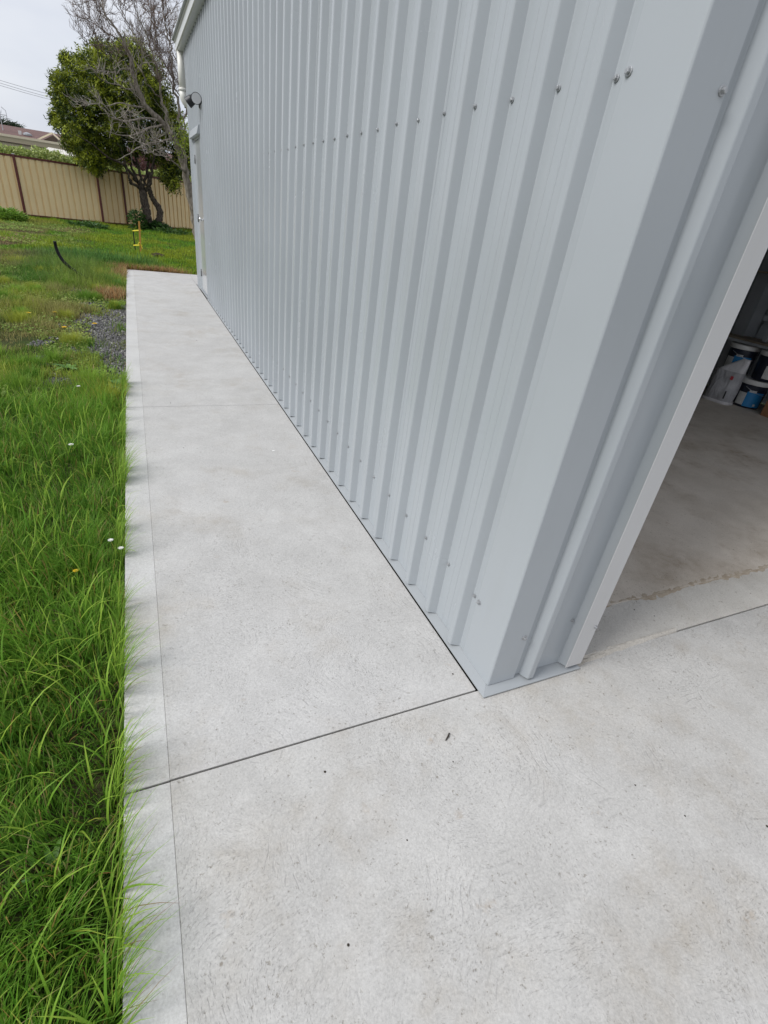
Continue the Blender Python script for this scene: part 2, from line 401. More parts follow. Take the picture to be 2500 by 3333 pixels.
# base flashing: a sloped ledge with a turned-down lip, along the side and the front
def ledge(bb, pts_in, pts_out, z_in, z_out, lip):
    n = len(pts_in); vs = [(*p, z_in) for p in pts_in] + [(*p, z_out) for p in pts_out] + [(*p, z_out - lip) for p in pts_out]
    fs = [(i, i + 1, n + i + 1, n + i) for i in range(n - 1)] + [(n + i, n + i + 1, 2 * n + i + 1, 2 * n + i) for i in range(n - 1)]
    bb.add(vs, fs)
b = MB(); ledge(b, [(0.004, 0.014), (0.004, DY0 - 0.03)], [(-0.0365, -0.0335), (-0.0365, DY0 - 0.03)], 0.003, -0.0105, 0.004)
b.build('base_flashing', FLASH, shed, solid=0.001)
b = MB(); ledge(b, [(0.004, DY1 + 0.03), (0.004, L)], [(-0.0365, DY1 + 0.03), (-0.0365, L)], 0.003, -0.009, 0.004)
b.build('base_flashing', FLASH, shed, solid=0.001)
b = MB(); ledge(b, [(0.003, 0.012), (0.40, 0.012)], [(-0.0372, -0.034), (0.412, -0.034)], 0.0024, -0.0108, 0.004)
b.build('base_flashing', FLASH, shed, solid=0.001)
# door in the side wall
HINGE = mat('dark_steel_hinge', (0.10, 0.10, 0.105), 0.4, 0.5)
door = empty('door', (0.0, (DY0 + DY1) / 2, 0)); door.parent = shed
MB().box(-0.009, 0.031, DY0 + 0.03, DY1 - 0.035, 0.012, DZ - 0.03).build('door_leaf', DOORP, door, bevel=0.003)
fr = MB().box(-0.012, 0.08, DY0 - 0.035, DY0 + 0.026, 0.004, DZ + 0.03).box(-0.012, 0.08, DY1 - 0.031, DY1 + 0.05, 0.004, DZ + 0.03).box(-0.012, 0.08, DY0 + 0.026, DY1 - 0.031, DZ - 0.026, DZ + 0.03)
fr.build('door_frame', TRIM, door, bevel=0.002)
b = MB(); yA, yB = DY0 - 0.09, DY1 + 0.11
b.hexa([(-0.07, yA, DZ + 0.0), (0.01, yA, DZ + 0.0), (0.01, yB, DZ + 0.0), (-0.07, yB, DZ + 0.0), (-0.045, yA, DZ + 0.10), (0.005, yA, DZ + 0.12), (0.005, yB, DZ + 0.12), (-0.045, yB, DZ + 0.10)])
b.build('head_flashing', TRIM, door, bevel=0.003)
for z in (0.26, 1.05, 1.82):
    MB().tube([(-0.013, DY1 - 0.033, z - 0.055), (-0.013, DY1 - 0.033, z + 0.055)], 0.009, 8).build('hinge', HINGE, door, smooth=True)
hz = 1.06; hy = DY0 + 0.11
b = MB().tube([(-0.008, hy, hz), (-0.016, hy, hz)], 0.033, 16).tube([(-0.004, hy, hz), (-0.045, hy, hz)], 0.013, 10)
b.tube([(-0.04, hy, hz), (-0.052, hy, hz), (-0.074, hy, hz), (-0.082, hy, hz)], [0.018, 0.03, 0.029, 0.012], 14)
b.build('door_knob', CHROME, door, smooth=True)
MB().box(-0.03, 0.05, DY0 - 0.02, DY1 + 0.02, -0.012, 0.009).build('threshold', GALV, door)
# far wall, back wall (plain runs of the same sheet)
def wall_run(axis, pos, a, bnd, sgn):
    y = a
    while y < bnd - 1e-3:
        y2 = min(y + 4 * PITCH, bnd); pr = [(0, y)]; q = y + 0.04
        while q + 0.056 < y2: rib(pr, q, True); q += PITCH
        pr.append((0, y2))
        pr = [(pos - sgn * x, t) if axis == 'x' else (t, pos - sgn * x) for x, t in pr]
        MB().sheet(pr, 0.004, EAVE).build('cladding_sheet', STEEL, shed, solid=0.0008); y = y2
wall_run('x', W, 0.026, L, 1); wall_run('y', L, 0.0, W, 1)
# gable roof, gable ends, ridge
RZ = EAVE + 0.55
for sx in (0, 1):
    b = MB(); n = 40
    xa, xm = (-0.10, W / 2) if sx == 0 else (W + 0.10, W / 2)
    for i in range(n + 1):
        for j in range(4):
            y = -0.08 + (L + 0.16) * (i + (0, 0.12, 0.2, 0.32)[j]) / n
            if y > L + 0.08: y = L + 0.08
            zo = 0.029 if j in (1, 2) else 0.0
            b.v += [(xa, y, EAVE + 0.085 - 0.017 + zo), (xm, y, RZ + 0.085 + zo)]
    tot = len(b.v) // 2
    for i in range(tot - 1): b.f.append((2 * i, 2 * i + 1, 2 * i + 3, 2 * i + 2)); b.mi.append(0)
    b.build('roof_sheet', ROOFM, shed)
for y in (0.03, L - 0.01):
    MB().add([(0, y, EAVE), (W, y, EAVE), (W / 2, y, RZ + 0.08), (0, y + 0.006, EAVE), (W, y + 0.006, EAVE), (W / 2, y + 0.006, RZ + 0.08)],
             [(0, 1, 2), (5, 4, 3), (0, 3, 4, 1), (1, 4, 5, 2), (2, 5, 3, 0)]).build('gable_end', STEEL, shed)
# girts and far columns seen in the dark of the shed
for z in (0.9, 1.75, 2.6):
    MB().box(W - 0.09, W - 0.032, 0.06, L - 0.06, z, z + 0.06).build('girt', GALV, shed)
    MB().box(0.012, 0.06, 0.3, DY0 - 0.1, z, z + 0.06).build('girt', GALV, shed)
for y in (3.16, 6.2):
    MB().box(W - 0.3, W - 0.1, y - 0.075, y + 0.075, 0.0, EAVE).build('column', GALV, shed)
# gutter along the eave: flat sole, outer face with a rolled lip
b = MB(); gy0, gy1 = -0.1, 9.56
gp = [(-0.004, EAVE + 0.06), (-0.004, EAVE - 0.04), (-0.105, EAVE - 0.04), (-0.118, EAVE - 0.03), (-0.122, EAVE + 0.055), (-0.134, EAVE + 0.066), (-0.136, EAVE + 0.078), (-0.124, EAVE + 0.082)]
b.add([(x, gy0, z) for x, z in gp] + [(x, gy1, z) for x, z in gp], [(i, i + 1, len(gp) + i + 1, len(gp) + i) for i in range(len(gp) - 1)])
b.add([(x, gy1, z) for x, z in gp[:-1]], [tuple(range(7))]); b.add([(x, gy0, z) for x, z in gp[:-1]], [tuple(reversed(range(7)))])
b.build('gutter', GUT, shed, solid=0.0012)
MB().box(-0.165, -0.09, -0.09, 9.57, EAVE + 0.084, EAVE + 0.094).build('roof_edge', ROOFM, shed)
# downpipe under the end of the gutter
dx, dy = -0.06, 9.44
b = MB().tube([(dx, dy, EAVE - 0.03), (dx, dy, 2.70)], 0.052, 20).tube([(dx, dy, 2.735), (dx, dy, 2.70)], 0.058, 20)
b.tube([(dx + 0.13 * (1 - math.cos(t)), dy + 0.02 * (1 - math.cos(t)), 2.70 - 0.05 - 0.12 * math.sin(t)) if t > 0 else (dx, dy, 2.705) for t in [i * math.pi / 2 / 7 for i in range(8)]] + [(0.5, dy + 0.03, 2.52)], 0.053, 20)
b.build('downpipe', PVC, shed, smooth=True)
# wall screws: hex head on a washer
def screw_mesh(sc, nm):
    b = MB(); n = 14
    b.tube([(0, 0, 0), (-0.0018 * sc, 0, 0), (-0.0022 * sc, 0, 0)], [0.0078 * sc, 0.0076 * sc, 0.0066 * sc], n)
    b.tube([(-0.002 * sc, 0, 0), (-0.0065 * sc, 0, 0), (-0.0072 * sc, 0, 0)], [0.0048 * sc, 0.0047 * sc, 0.0038 * sc], 6)
    return b.mesh(nm, SCREW)
sm = screw_mesh(0.95, 'screw'); smb = screw_mesh(1.25, 'screw_large')
for z in (0.262, 1.705, 3.05):
    for i, s in enumerate(starts):
        if DY0 - 0.2 < s < DY1 + 0.1 and z < 2.1: continue
        place(sm, 'screw', (-0.0015, s - 0.0085, z + rnd.uniform(-0.004, 0.004)), shed, (rnd.uniform(0, 6), 0, 0))
    place(smb, 'screw', (-0.003, 0.153, z + (0.004 if z > 1 else -0.003)), shed, (rnd.uniform(0, 6), 0, 0))
for x, y, z, mm in ((0.094, -0.003, 0.208, smb), (0.100, -0.003, 1.679, smb), (0.316, 0.0075, 0.222, sm), (0.40, -0.0305, 0.202, sm), (0.40, -0.0305, 1.69, sm), (0.316, 0.0075, 1.70, sm)):
    place(mm, 'screw', (x, y, z), shed, (0, 0, math.pi / 2))
# shed floor: slab, door sill strip, rough mortar at the joint
MB().box(0.06, 3.098, 0.215, L - 0.02, ZC - 0.1, 0.0).build('floor_slab', C_FLOOR, shed, bevel=0.003)
MB().box(3.102, W - 0.03, 0.215, L - 0.02, ZC - 0.1, 0.0).build('floor_slab', C_FLOOR, shed, bevel=0.003)
sxs = [0.06, 0.35, 0.5, 0.65, 0.8, 1.0, 1.4, W - 0.03]; szs = [-0.003, -0.003, -0.004, -0.008, -0.013, -0.0165, -0.0175, -0.0175]; b = MB()
for i in range(7):
    xa, xb, za, zb = sxs[i], sxs[i + 1], szs[i], szs[i + 1]; yf = 0.0085
    b.add([(xa, yf, -0.12), (xb, yf, -0.12), (xb, yf, zb), (xa, yf, za), (xb, 0.2148, -0.001), (xa, 0.2148, -0.001)], [(0, 1, 2, 3), (3, 2, 4, 5)])
b.build('door_sill', C_SILL, shed)
MB().box(0.06, W, JY[0], 0.06, ZC - 0.1, ZC - 0.012).build('joint_filler', DARK, shed)
dirt = mat('dried_mud', (0.20, 0.14, 0.085), 0.95, spec=0.1); N = NT(dirt); co = N.obj()
N.base(N.ramp(N.noise(co, 25.0, 4), [(0.3, (0.34, 0.28, 0.21)), (0.7, (0.46, 0.40, 0.32))])); N.normal(N.bump(N.noise(co, 90.0, 4), 0.7, 0.006))
# ridge of dirt where the roller door closes
b = MB(); n = 230; rows = 5
for i in range(n + 1):
    x = 0.3 + 4.8 * i / n; w = 0.014 + 0.038 * max(0, mnoise.noise(Vector((x * 5, 0, 0))) + 0.35) + 0.012 * mnoise.noise(Vector((x * 23, 3, 0)))
    w = max(0.004, w); c = 0.225 + 0.008 * mnoise.noise(Vector((x * 3, 8, 0)))
    for j in range(rows):
        t = j / (rows - 1) * 2 - 1
        b.v.append((x, c + t * w + 0.004 * mnoise.noise(Vector((x * 40, j * 3, 1))), -0.0032 + 0.0058 * (1 - t * t) * (0.6 + 0.5 * mnoise.noise(Vector((x * 30, j, 5))))))
for i in range(n):
    for j in range(rows - 1):
        q = i * rows + j; b.f.append((q, q + rows, q + rows + 1, q + 1)); b.mi.append(0)
b.build('mud_ridge', dirt, shed, smooth=True)
b = MB(); n = 60; rows = 6
for i in range(n + 1):
    x = 0.40 + 0.62 * i / n; f = max(0.0, 1 - i / n)
    y_in = 0.016; y_out = -0.002 - 0.022 * f + 0.006 * mnoise.noise(Vector((x * 18, 0, 2))) + 0.006 * (1 - f)
    for j in range(rows):
        t = j / (rows - 1); z = -0.004 - (0.016 + 0.004) * t ** 1.6 + 0.005 * mnoise.noise(Vector((x * 35, t * 6, 4))) * (0.3 + f)
        b.v.append((x, y_in + (y_out - y_in) * t, min(z, -0.001) - (0.006 * (1 - f))))
for i in range(n):
    for j in range(rows - 1):
        q = i * rows + j; b.f.append((q, q + rows, q + rows + 1, q + 1)); b.mi.append(0)
mort = concrete('rough_mortar', (0.36, 0.33, 0.28), (0.5, 0.47, 0.42), (0.2, 0.16, 0.1), 0.4, 0.9, 2.0)
b.build('mortar_fillet', mort, shed)

# ------------------------------------------------------------------ wall light
wl = empty('wall_light', (-0.03, 7.52, 2.38), label='black twin-head security light on the ribbed wall above the side door', cat='wall light')
ctr = Vector((-0.03, 7.52, 2.38))
MB().tube([(0.0, 7.52, 2.38), (-0.034, 7.52, 2.38), (-0.05, 7.52, 2.38)], [0.078, 0.076, 0.055], 24).build('base', BLACKP, wl, smooth=False)
MB().tube([(-0.045, 7.52, 2.39), (-0.09, 7.50, 2.40)], 0.012, 8).build('arm', BLACKP, wl)
hc = at_x(639, 320, -0.095); d = (Vector(CAM_C) - Vector(hc)); d.z -= 0.15; d.normalize(); hc = Vector(hc)
b = MB().tube([hc - d * 0.075, hc - d * 0.05, hc - d * 0.005, hc], [0.036, 0.055, 0.062, 0.062], 24); b.build('lamp_head', BLACKP, wl)
MB().tube([hc - d * 0.001, hc + d * 0.002], 0.056, 24).build('lens', LENS, wl)
h2 = Vector(at_x(621, 327, -0.14)); d2 = Vector((-0.75, 0.25, -0.62)).normalized()
MB().tube([h2 - d2 * 0.05, h2 - d2 * 0.02, h2 + d2 * 0.045, h2 + d2 * 0.05], [0.042, 0.056, 0.062, 0.058], 24).build('lamp_head', BLACKP, wl)
MB().tube([hc - d * 0.05, h2], 0.012, 8).build('arm', BLACKP, wl)

# ------------------------------------------------------------------ things in the shed
BLUE = mat('blue_label', (0.015, 0.20, 0.46), 0.45); NAVY = mat('dark_navy_plastic', (0.012, 0.016, 0.03), 0.4); LIDW = mat('white_lid_plastic', (0.62, 0.62, 0.60), 0.45)
PAPER = mat('printed_white_panel', (0.55, 0.55, 0.53), 0.7); N = NT(PAPER); co = N.obj(); zz = N.xyz(co)
ln = N.math('GREATER_THAN', N.math('SINE', N.math('MULTIPLY', zz[2], 520.0)), 0.35)
tx = N.math('MULTIPLY', ln, N.ramp(N.noise(N.scale(co, (60, 60, 8)), 3.0, 2), [(0.42, 0.0), (0.5, 1.0)]))
N.base(N.mix(N.math('MULTIPLY', tx, 0.55), (0.55, 0.55, 0.53), (0.12, 0.12, 0.13)))
def arc_panel(bb, c, r, a0, a1, z0, z1, n=10):
    pr = [(c[0] + r * math.cos(a0 + (a1 - a0) * i / n), c[1] + r * math.sin(a0 + (a1 - a0) * i / n)) for i in range(n + 1)]
    bb.sheet(pr, z0, z1)
def bucket(c, label, face):
    c = Vector(c); e = empty('paint_bucket', c, label=label, cat='bucket', group='paint buckets stored in the shed')
    R = 0.148; h = 0.30
    MB().lathe(c, [(R * 0.9, 0.0), (R * 0.92, 0.004), (R, h - 0.03), (R, h)], 32).build('pail', NAVY, e, smooth=True)
    MB().lathe(c, [(R + 0.004, h - 0.035), (R + 0.010, h - 0.03), (R + 0.011, h + 0.012), (R + 0.004, h + 0.018), (R - 0.02, h + 0.016), (R - 0.024, h + 0.010)], 32).build('lid', LIDW, e, smooth=False)
    b = MB(); arc_panel(b, c, R * 0.972 + 0.004, face - 0.15, face + 1.1, c.z + 0.02, c.z + 0.19, 14); b.build('label', BLUE, e)
    b = MB(); arc_panel(b, c, R * 0.972 + 0.006, face - 0.75, face - 0.15, c.z + 0.03, c.z + 0.17, 8); b.build('text_panel', PAPER, e)
    b = MB(); arc_panel(b, c, R * 0.985 + 0.006, face - 0.05, face + 0.42, c.z + 0.186, c.z + 0.21, 6); b.build('sticker', PAPER, e)
    b = MB(); arc_panel(b, c, R * 0.972 + 0.0065, face + 0.55, face + 0.72, c.z + 0.035, c.z + 0.06, 4); b.build('emblem', PAPER, e)
    pts = []
    for i in range(13):
        t = math.pi * i / 12; pts.append((c.x + (R + 0.02) * math.cos(face + 1.2 - math.pi / 2 + t), c.y + (R + 0.02) * math.sin(face + 1.2 - math.pi / 2 + t), c.z + h - 0.06 - 0.075 * math.sin(t)))
    MB().tube(pts, 0.0025, 6).build('handle', GALV, e)
    return e
FACE = math.radians(205)
bucket((5.46, 2.62, 0.0), 'blue paint bucket with a white lid standing on the shed floor beside a cement bag', FACE)
bucket((5.52, 2.58, 0.322), 'upper paint bucket with a white lid stacked on another bucket in the shed', FACE + 0.55)
bucket((5.50, 2.95, 0.0), 'bottom paint bucket behind the cement bag in the shed, carrying another bucket', FACE - 0.1)
bucket((5.50, 2.94, 0.322), 'blue paint bucket with a white lid stacked behind the top of the cement bag', FACE - 0.2)
# cement bag
BAG = mat('grey_paper_bag', (0.4, 0.4, 0.41), 0.75); N = NT(BAG); co = N.obj()
N.base(N.mix(N.ramp(N.noise(co, 9.0, 4), [(0.4, 0.0), (0.65, 0.7)]), (0.34, 0.34, 0.355), (0.46, 0.46, 0.47))); N.normal(N.bump(N.noise(N.scale(co, (1, 1, 0.5)), 18.0, 4, dist=0.6), 0.8, 0.03))
BAGW = mat('white_paper_bag_top', (0.60, 0.59, 0.60), 0.7); N = NT(BAGW); N.normal(N.bump(N.noise(N.obj(), 22.0, 3, dist=0.5), 0.6, 0.02))
INKM = mat('black_print', (0.03, 0.03, 0.03), 0.7); REDM = mat('red_print', (0.45, 0.05, 0.06), 0.7)
bag = empty('cement_bag', (5.18, 2.80, 0.0), label='crumpled grey and white paper cement bag standing open against the buckets', cat='bag')
bc = Vector((5.20, 2.80, 0.0)); ub = Vector((-0.22, 0.97, 0)).normalized(); vb = Vector((0.97, 0.22, 0)).normalized()
def bag_part(z0, z1, nz, wf, df, lean, nm, m, off=0.0):
    b = MB(); n = 28
    for i in range(nz + 1):
        z = z0 + (z1 - z0) * i / nz; w = wf(z); d_ = df(z)
        for k in range(n):
            t = 2 * math.pi * k / n; cx = math.copysign(abs(math.cos(t)) ** 0.55, math.cos(t)) * w; cy = math.copysign(abs(math.sin(t)) ** 0.8, math.sin(t)) * d_
            p = bc + ub * (cx + lean(z)) + vb * cy + Vector((0, 0, z))
            nn = mnoise.noise(Vector((p.x * 9, p.y * 9, z * 7))) * 0.016
            b.v.append(tuple(p + (ub * math.cos(t) + vb * math.sin(t)) * (nn + off)))
    for i in range(nz):
        for k in range(n):
            k2 = (k + 1) % n; b.f.append((i * n + k, i * n + k2, (i + 1) * n + k2, (i + 1) * n + k)); b.mi.append(0)
    b.f.append(tuple(reversed(range(n)))); b.mi.append(0)
    return b.build(nm, m, bag, smooth=True)
bag_part(0.0, 0.37, 16, lambda z: 0.155 - 0.02 * z, lambda z: 0.085 + 0.03 * math.sin(min(1, z / 0.3) * math.pi), lambda z: -0.02 * z, 'sack', BAG)
bag_part(0.36, 0.52, 8, lambda z: 0.145 - 0.62 * (z - 0.36), lambda z: 0.07 - 0.3 * (z - 0.36), lambda z: -0.01 - 0.62 * (z - 0.36), 'torn_top', BAGW)
bag_part(0.0, 0.035, 2, lambda z: 0.168, lambda z: 0.095, lambda z: 0.0, 'folded_base', BAGW, 0.004)
fb = lambda u, z, o: bc + ub * u - vb * (0.112 + o) + Vector((0, 0, z))
MB().add([fb(-0.10, 0.07, 0.02), fb(-0.085, 0.07, 0.02), fb(-0.085, 0.16, 0.022), fb(-0.10, 0.16, 0.022)], [(0, 1, 2, 3)]).build('print', INKM, bag, solid=0.001)
MB().add([fb(-0.10, 0.29, 0.018), fb(-0.07, 0.29, 0.018), fb(-0.07, 0.33, 0.016), fb(-0.10, 0.33, 0.016)], [(0, 1, 2, 3)]).build('print', REDM, bag, solid=0.001)
# rack behind the buckets
RACKB = mat('blue_rack_paint', (0.02, 0.07, 0.22), 0.4); WOOD = mat('weathered_board', (0.17, 0.135, 0.10), 0.8); N = NT(WOOD); co = N.obj()
N.base(N.ramp(N.noise(N.scale(co, (3, 1, 30)), 6.0, 4), [(0.3, (0.11, 0.085, 0.06)), (0.7, (0.23, 0.19, 0.14))]))
rk = empty('storage_rack', (5.55, 2.2, 0), label='blue steel storage rack with a board shelf above the paint buckets', cat='rack')
for y in (1.2, 2.72, 3.2):
    MB().box(5.66, 5.70, y - 0.02, y + 0.02, 0.0, 1.9).build('upright', RACKB, rk)
    MB().box(5.40, 5.44, y - 0.02, y + 0.02, 0.72, 1.9).build('upright', GALV if y == 2.72 else RACKB, rk)
MB().box(5.36, 5.72, 1.15, 3.26, 0.685, 0.705).build('shelf_board', WOOD, rk)
MB().box(5.36, 5.40, 1.15, 3.26, 0.655, 0.684).build('shelf_rail', GALV, rk)
MB().box(5.36, 5.72, 1.15, 3.26, 1.385, 1.405).build('shelf_board', WOOD, rk)
cbx = empty('cardboard_box', (5.45, 2.12, 0), label='brown cardboard box on the shed floor next to the blue paint bucket', cat='box')
CARD = mat('cardboard', (0.30, 0.15, 0.07), 0.85)
MB().box(5.28, 5.62, 1.95, 2.32, 0.001, 0.26).build('box_body', CARD, cbx, bevel=0.004)
MB().box(5.27, 5.45, 1.94, 2.33, 0.261, 0.265).build('flap', CARD, cbx)
MB().box(5.452, 5.63, 1.94, 2.33, 0.261, 0.265).build('flap', CARD, cbx)

# ------------------------------------------------------------------ grass
def vn(x, y, s, seed):
    """smooth value noise 0..1"""
    r = np.random.default_rng(seed); T = r.random((256, 256)); X = x * s + 1000.3; Y = y * s + 1000.7
    i = np.floor(X).astype(int); j = np.floor(Y).astype(int); fx = X - i; fy = Y - j; fx = fx * fx * (3 - 2 * fx); fy = fy * fy * (3 - 2 * fy)
    g = lambda a, c: T[a % 256, c % 256]
    return (g(i, j) * (1 - fx) + g(i + 1, j) * fx) * (1 - fy) + (g(i, j + 1) * (1 - fx) + g(i + 1, j + 1) * fx) * fy
leafm = bpy.data.materials.new('grass_blade'); leafm.use_nodes = True; t = leafm.node_tree; t.nodes.clear()
def leaf_material(m, rough=0.5, transl=0.35, spec=0.35):
    m.use_nodes = True; t = m.node_tree; t.nodes.clear()
    at = t.nodes.new('ShaderNodeAttribute'); at.attribute_name = 'tint'
    p = t.nodes.new('ShaderNodeBsdfPrincipled'); p.inputs['Roughness'].default_value = rough; p.inputs['Specular IOR Level'].default_value = spec
    tr = t.nodes.new('ShaderNodeBsdfTranslucent'); mx = t.nodes.new('ShaderNodeMixShader'); mx.inputs[0].default_value = transl
    g = t.nodes.new('ShaderNodeGamma'); g.inputs['Gamma'].default_value = 0.9
    o = t.nodes.new('ShaderNodeOutputMaterial')
    t.links.new(at.outputs['Color'], p.inputs['Base Color']); t.links.new(at.outputs['Color'], g.inputs['Color']); t.links.new(g.outputs[0], tr.inputs['Color'])
    t.links.new(p.outputs[0], mx.inputs[1]); t.links.new(tr.outputs[0], mx.inputs[2]); t.links.new(mx.outputs[0], o.inputs[0])
leaf_material(leafm, 0.55, 0.42, 0.25)
def np_mesh(name, verts, faces_flat, loop_starts, colors, m, parent=None, loc=(0, 0, 0), **kw):
    me = bpy.data.meshes.new(name); n = len(verts)
    verts = verts - np.array(loc)
    me.vertices.add(n); me.vertices.foreach_set('co', verts.astype(np.float32).ravel())
    me.loops.add(len(faces_flat)); me.loops.foreach_set('vertex_index', faces_flat.astype(np.int32))
    me.polygons.add(len(loop_starts)); me.polygons.foreach_set('loop_start', loop_starts.astype(np.int32))
    me.update(calc_edges=True)
    ca = me.color_attributes.new('tint', 'FLOAT_COLOR', 'POINT')
    ca.data.foreach_set('color', np.concatenate([colors, np.ones((n, 1))], 1).astype(np.float32).ravel())
    me.materials.append(m); me.validate()
    o = bpy.data.objects.new(name, me); link(o, parent, loc); return tag(o, **kw)
def blades(root, h, lean, bend, width, col, tipcol=None, seg=3, twist=None):
    """root (n,3), h, lean (radians), bend 0..1.4, width, col (n,3) -> verts, faces, starts, colours"""
    n = len(h); d = np.stack([np.cos(lean), np.sin(lean), np.zeros(n)], 1)
    tw = lean + np.pi / 2 + (rng.normal(0, 0.5, n) if twist is None else twist); sd = np.stack([np.cos(tw), np.sin(tw), np.zeros(n)], 1)
    V = []; Cc = []
    if tipcol is None: tipcol = col
    for i in range(seg + 1):
        s = i / seg; ang = bend * s
        # arc: integrate a direction that tilts with s
        bsafe = np.maximum(bend, 1e-3)
        up = np.sin(ang) / bsafe * h; out = (1 - np.cos(ang)) / bsafe * h
        p = root + d * out[:, None] + np.array([0, 0, 1.0]) * up[:, None]
        wv = width * (1 - s ** 1.8) * (0.75 + 0.25 * min(1, s * 4)) * 0.5
        c = col + (tipcol - col) * s
        if i < seg: V += [p - sd * wv[:, None], p + sd * wv[:, None]]; Cc += [c, c]
        else: V += [p]; Cc += [c]
    nv = 2 * seg + 1
    V = np.stack(V, 1).reshape(-1, 3); Cc = np.stack(Cc, 1).reshape(-1, 3)
    base = (np.arange(n) * nv)[:, None]; pat = []; ls = []; o = 0
    for i in range(seg - 1): pat += [2 * i, 2 * i + 1, 2 * i + 3, 2 * i + 2]; ls.append(o); o += 4
    pat += [2 * seg - 2, 2 * seg - 1, 2 * seg]; ls.append(o); o += 3
    F = (base + np.array(pat)[None, :]).ravel(); S = (np.arange(n)[:, None] * o + np.array(ls)[None, :]).ravel()
    return V, F, S, Cc
def join(parts):
    V = []; F = []; S = []; Cc = []; nv = 0; nl = 0
    for v, f, s, c in parts: V.append(v); F.append(f + nv); S.append(s + nl); Cc.append(c); nv += len(v); nl += len(f)
    return np.concatenate(V), np.concatenate(F), np.concatenate(S), np.concatenate(Cc)
G_DEEP = np.array([0.05, 0.15, 0.016]); G_MID = np.array([0.135, 0.325, 0.028]); G_LIGHT = np.array([0.32, 0.49, 0.06]); G_YEL = np.array([0.40, 0.42, 0.06])
G_DEAD = np.array([0.50, 0.25, 0.10]); G_STRAW = np.array([0.46, 0.36, 0.17]); G_BLUE = np.array([0.10, 0.215, 0.05]); G_RED = np.array([0.30, 0.18, 0.12])
def mixc(a, b_, t): return a + (b_ - a) * t[:, None]
def xl(y): return -1.6 - 0.165 * y - 0.4 - 0.08 * np.maximum(y, 0)
def gravel_mask(x, y):
    """1 where the bare gravel is"""
    d1 = np.clip(1 - ((x + 1.19) / 0.40) ** 2 - ((y - 5.6) / 1.75) ** 2, 0, 1)
    return d1 + 0.75 * (vn(x, y, 4.5, 5) - 0.5) + 0.35 * (vn(x, y, 13.0, 6) - 0.5) > 0.24
def sample(n, y0, y1, xr):
    y = rng.uniform(y0, y1, n); lo = xl(y); hi = xr(y); x = lo + (hi - lo) * rng.random(n); return x, y
parts = []
XR = lambda y: np.full_like(y, XL - 0.006)
# --- long lush grass near the camera
n = 82000
x, y = sample(n, -1.3, 3.75, XR)
cl = vn(x, y, 5.0, 1); c2 = vn(x, y, 1.6, 2); c3 = vn(x, y, 14.0, 3)
edge_fade = np.clip((3.75 - y + 0.9 * (vn(x, y, 2.5, 9) - 0.5)) / 0.6, 0, 1)
keep = rng.random(n) < (0.35 + 0.65 * edge_fade) * (0.55 + 0.6 * cl)
x, y, cl, c2, c3, edge_fade = (a[keep] for a in (x, y, cl, c2, c3, edge_fade)); n = len(x)
h = (0.045 + 0.095 * cl * c3 + 0.05 * c2) * rng.uniform(0.55, 1.35, n) * (0.45 + 0.55 * edge_fade) * np.clip(0.5 + (XL - x) * 3.5, 0.5, 1)
dirf = vn(x, y, 3.0, 21) * 4 * np.pi + rng.normal(0, 1.1, n)
bend = np.clip(rng.gamma(3.0, 0.34, n), 0.1, 2.4)
t = np.clip(0.5 * c2 + 0.5 * rng.random(n) - 0.1, 0, 1); col = mixc(G_DEEP, G_MID, np.clip(t * 1.7, 0, 1)); col = mixc(col, np.tile(G_LIGHT, (n, 1)), np.clip((t - 0.52) * 2.2, 0, 1))
ye = rng.random(n) < 0.035; col[ye] = G_YEL * rng.uniform(0.7, 1.1, (ye.sum(), 1)); dd = rng.random(n) < 0.04 + 0.12 * np.clip(0.35 - cl, 0, 1); col[dd] = G_STRAW * 0.8
col *= rng.uniform(0.75, 1.2, (n, 1)); tip = mixc(col, np.tile(G_LIGHT, (n, 1)), rng.uniform(0, 0.55, n))
bt = rng.random(n) < 0.03; tip[bt] = G_DEAD
root = np.stack([x, y, gz(x, y) - 0.005], 1)
parts.append(blades(root, h * 1.25, dirf, bend, rng.uniform(0.0026, 0.0058, n), col, tip, 3))
# --- tufts hanging over the slab edge
n = 1100
yt = rng.uniform(-1.2, 3.6, 60); wts = rng.gamma(1.4, 1.0, 60); ci = rng.choice(60, n, p=wts / wts.sum())
y = yt[ci] + rng.normal(0, 0.035, n); x = XL - np.abs(rng.normal(0.012, 0.02, n)) - 0.004
h = rng.uniform(0.07, 0.22, n) * (0.7 + 0.25 * np.minimum(wts[ci], 2)); lean = rng.normal(0.1, 0.75, n)
t = rng.random(n); col = mixc(np.tile(G_DEEP, (n, 1)), np.tile(G_LIGHT, (n, 1)), t); tip = mixc(col, np.tile(G_LIGHT, (n, 1)), rng.random(n) * 0.6)
pr = rng.random(n) < 0.07; tip[pr] = np.array([0.2, 0.09, 0.07])
parts.append(blades(np.stack([x, y, gz(x, y)], 1), h, lean, rng.uniform(0.25, 1.25, n), rng.uniform(0.0022, 0.0045, n), col, tip, 4))
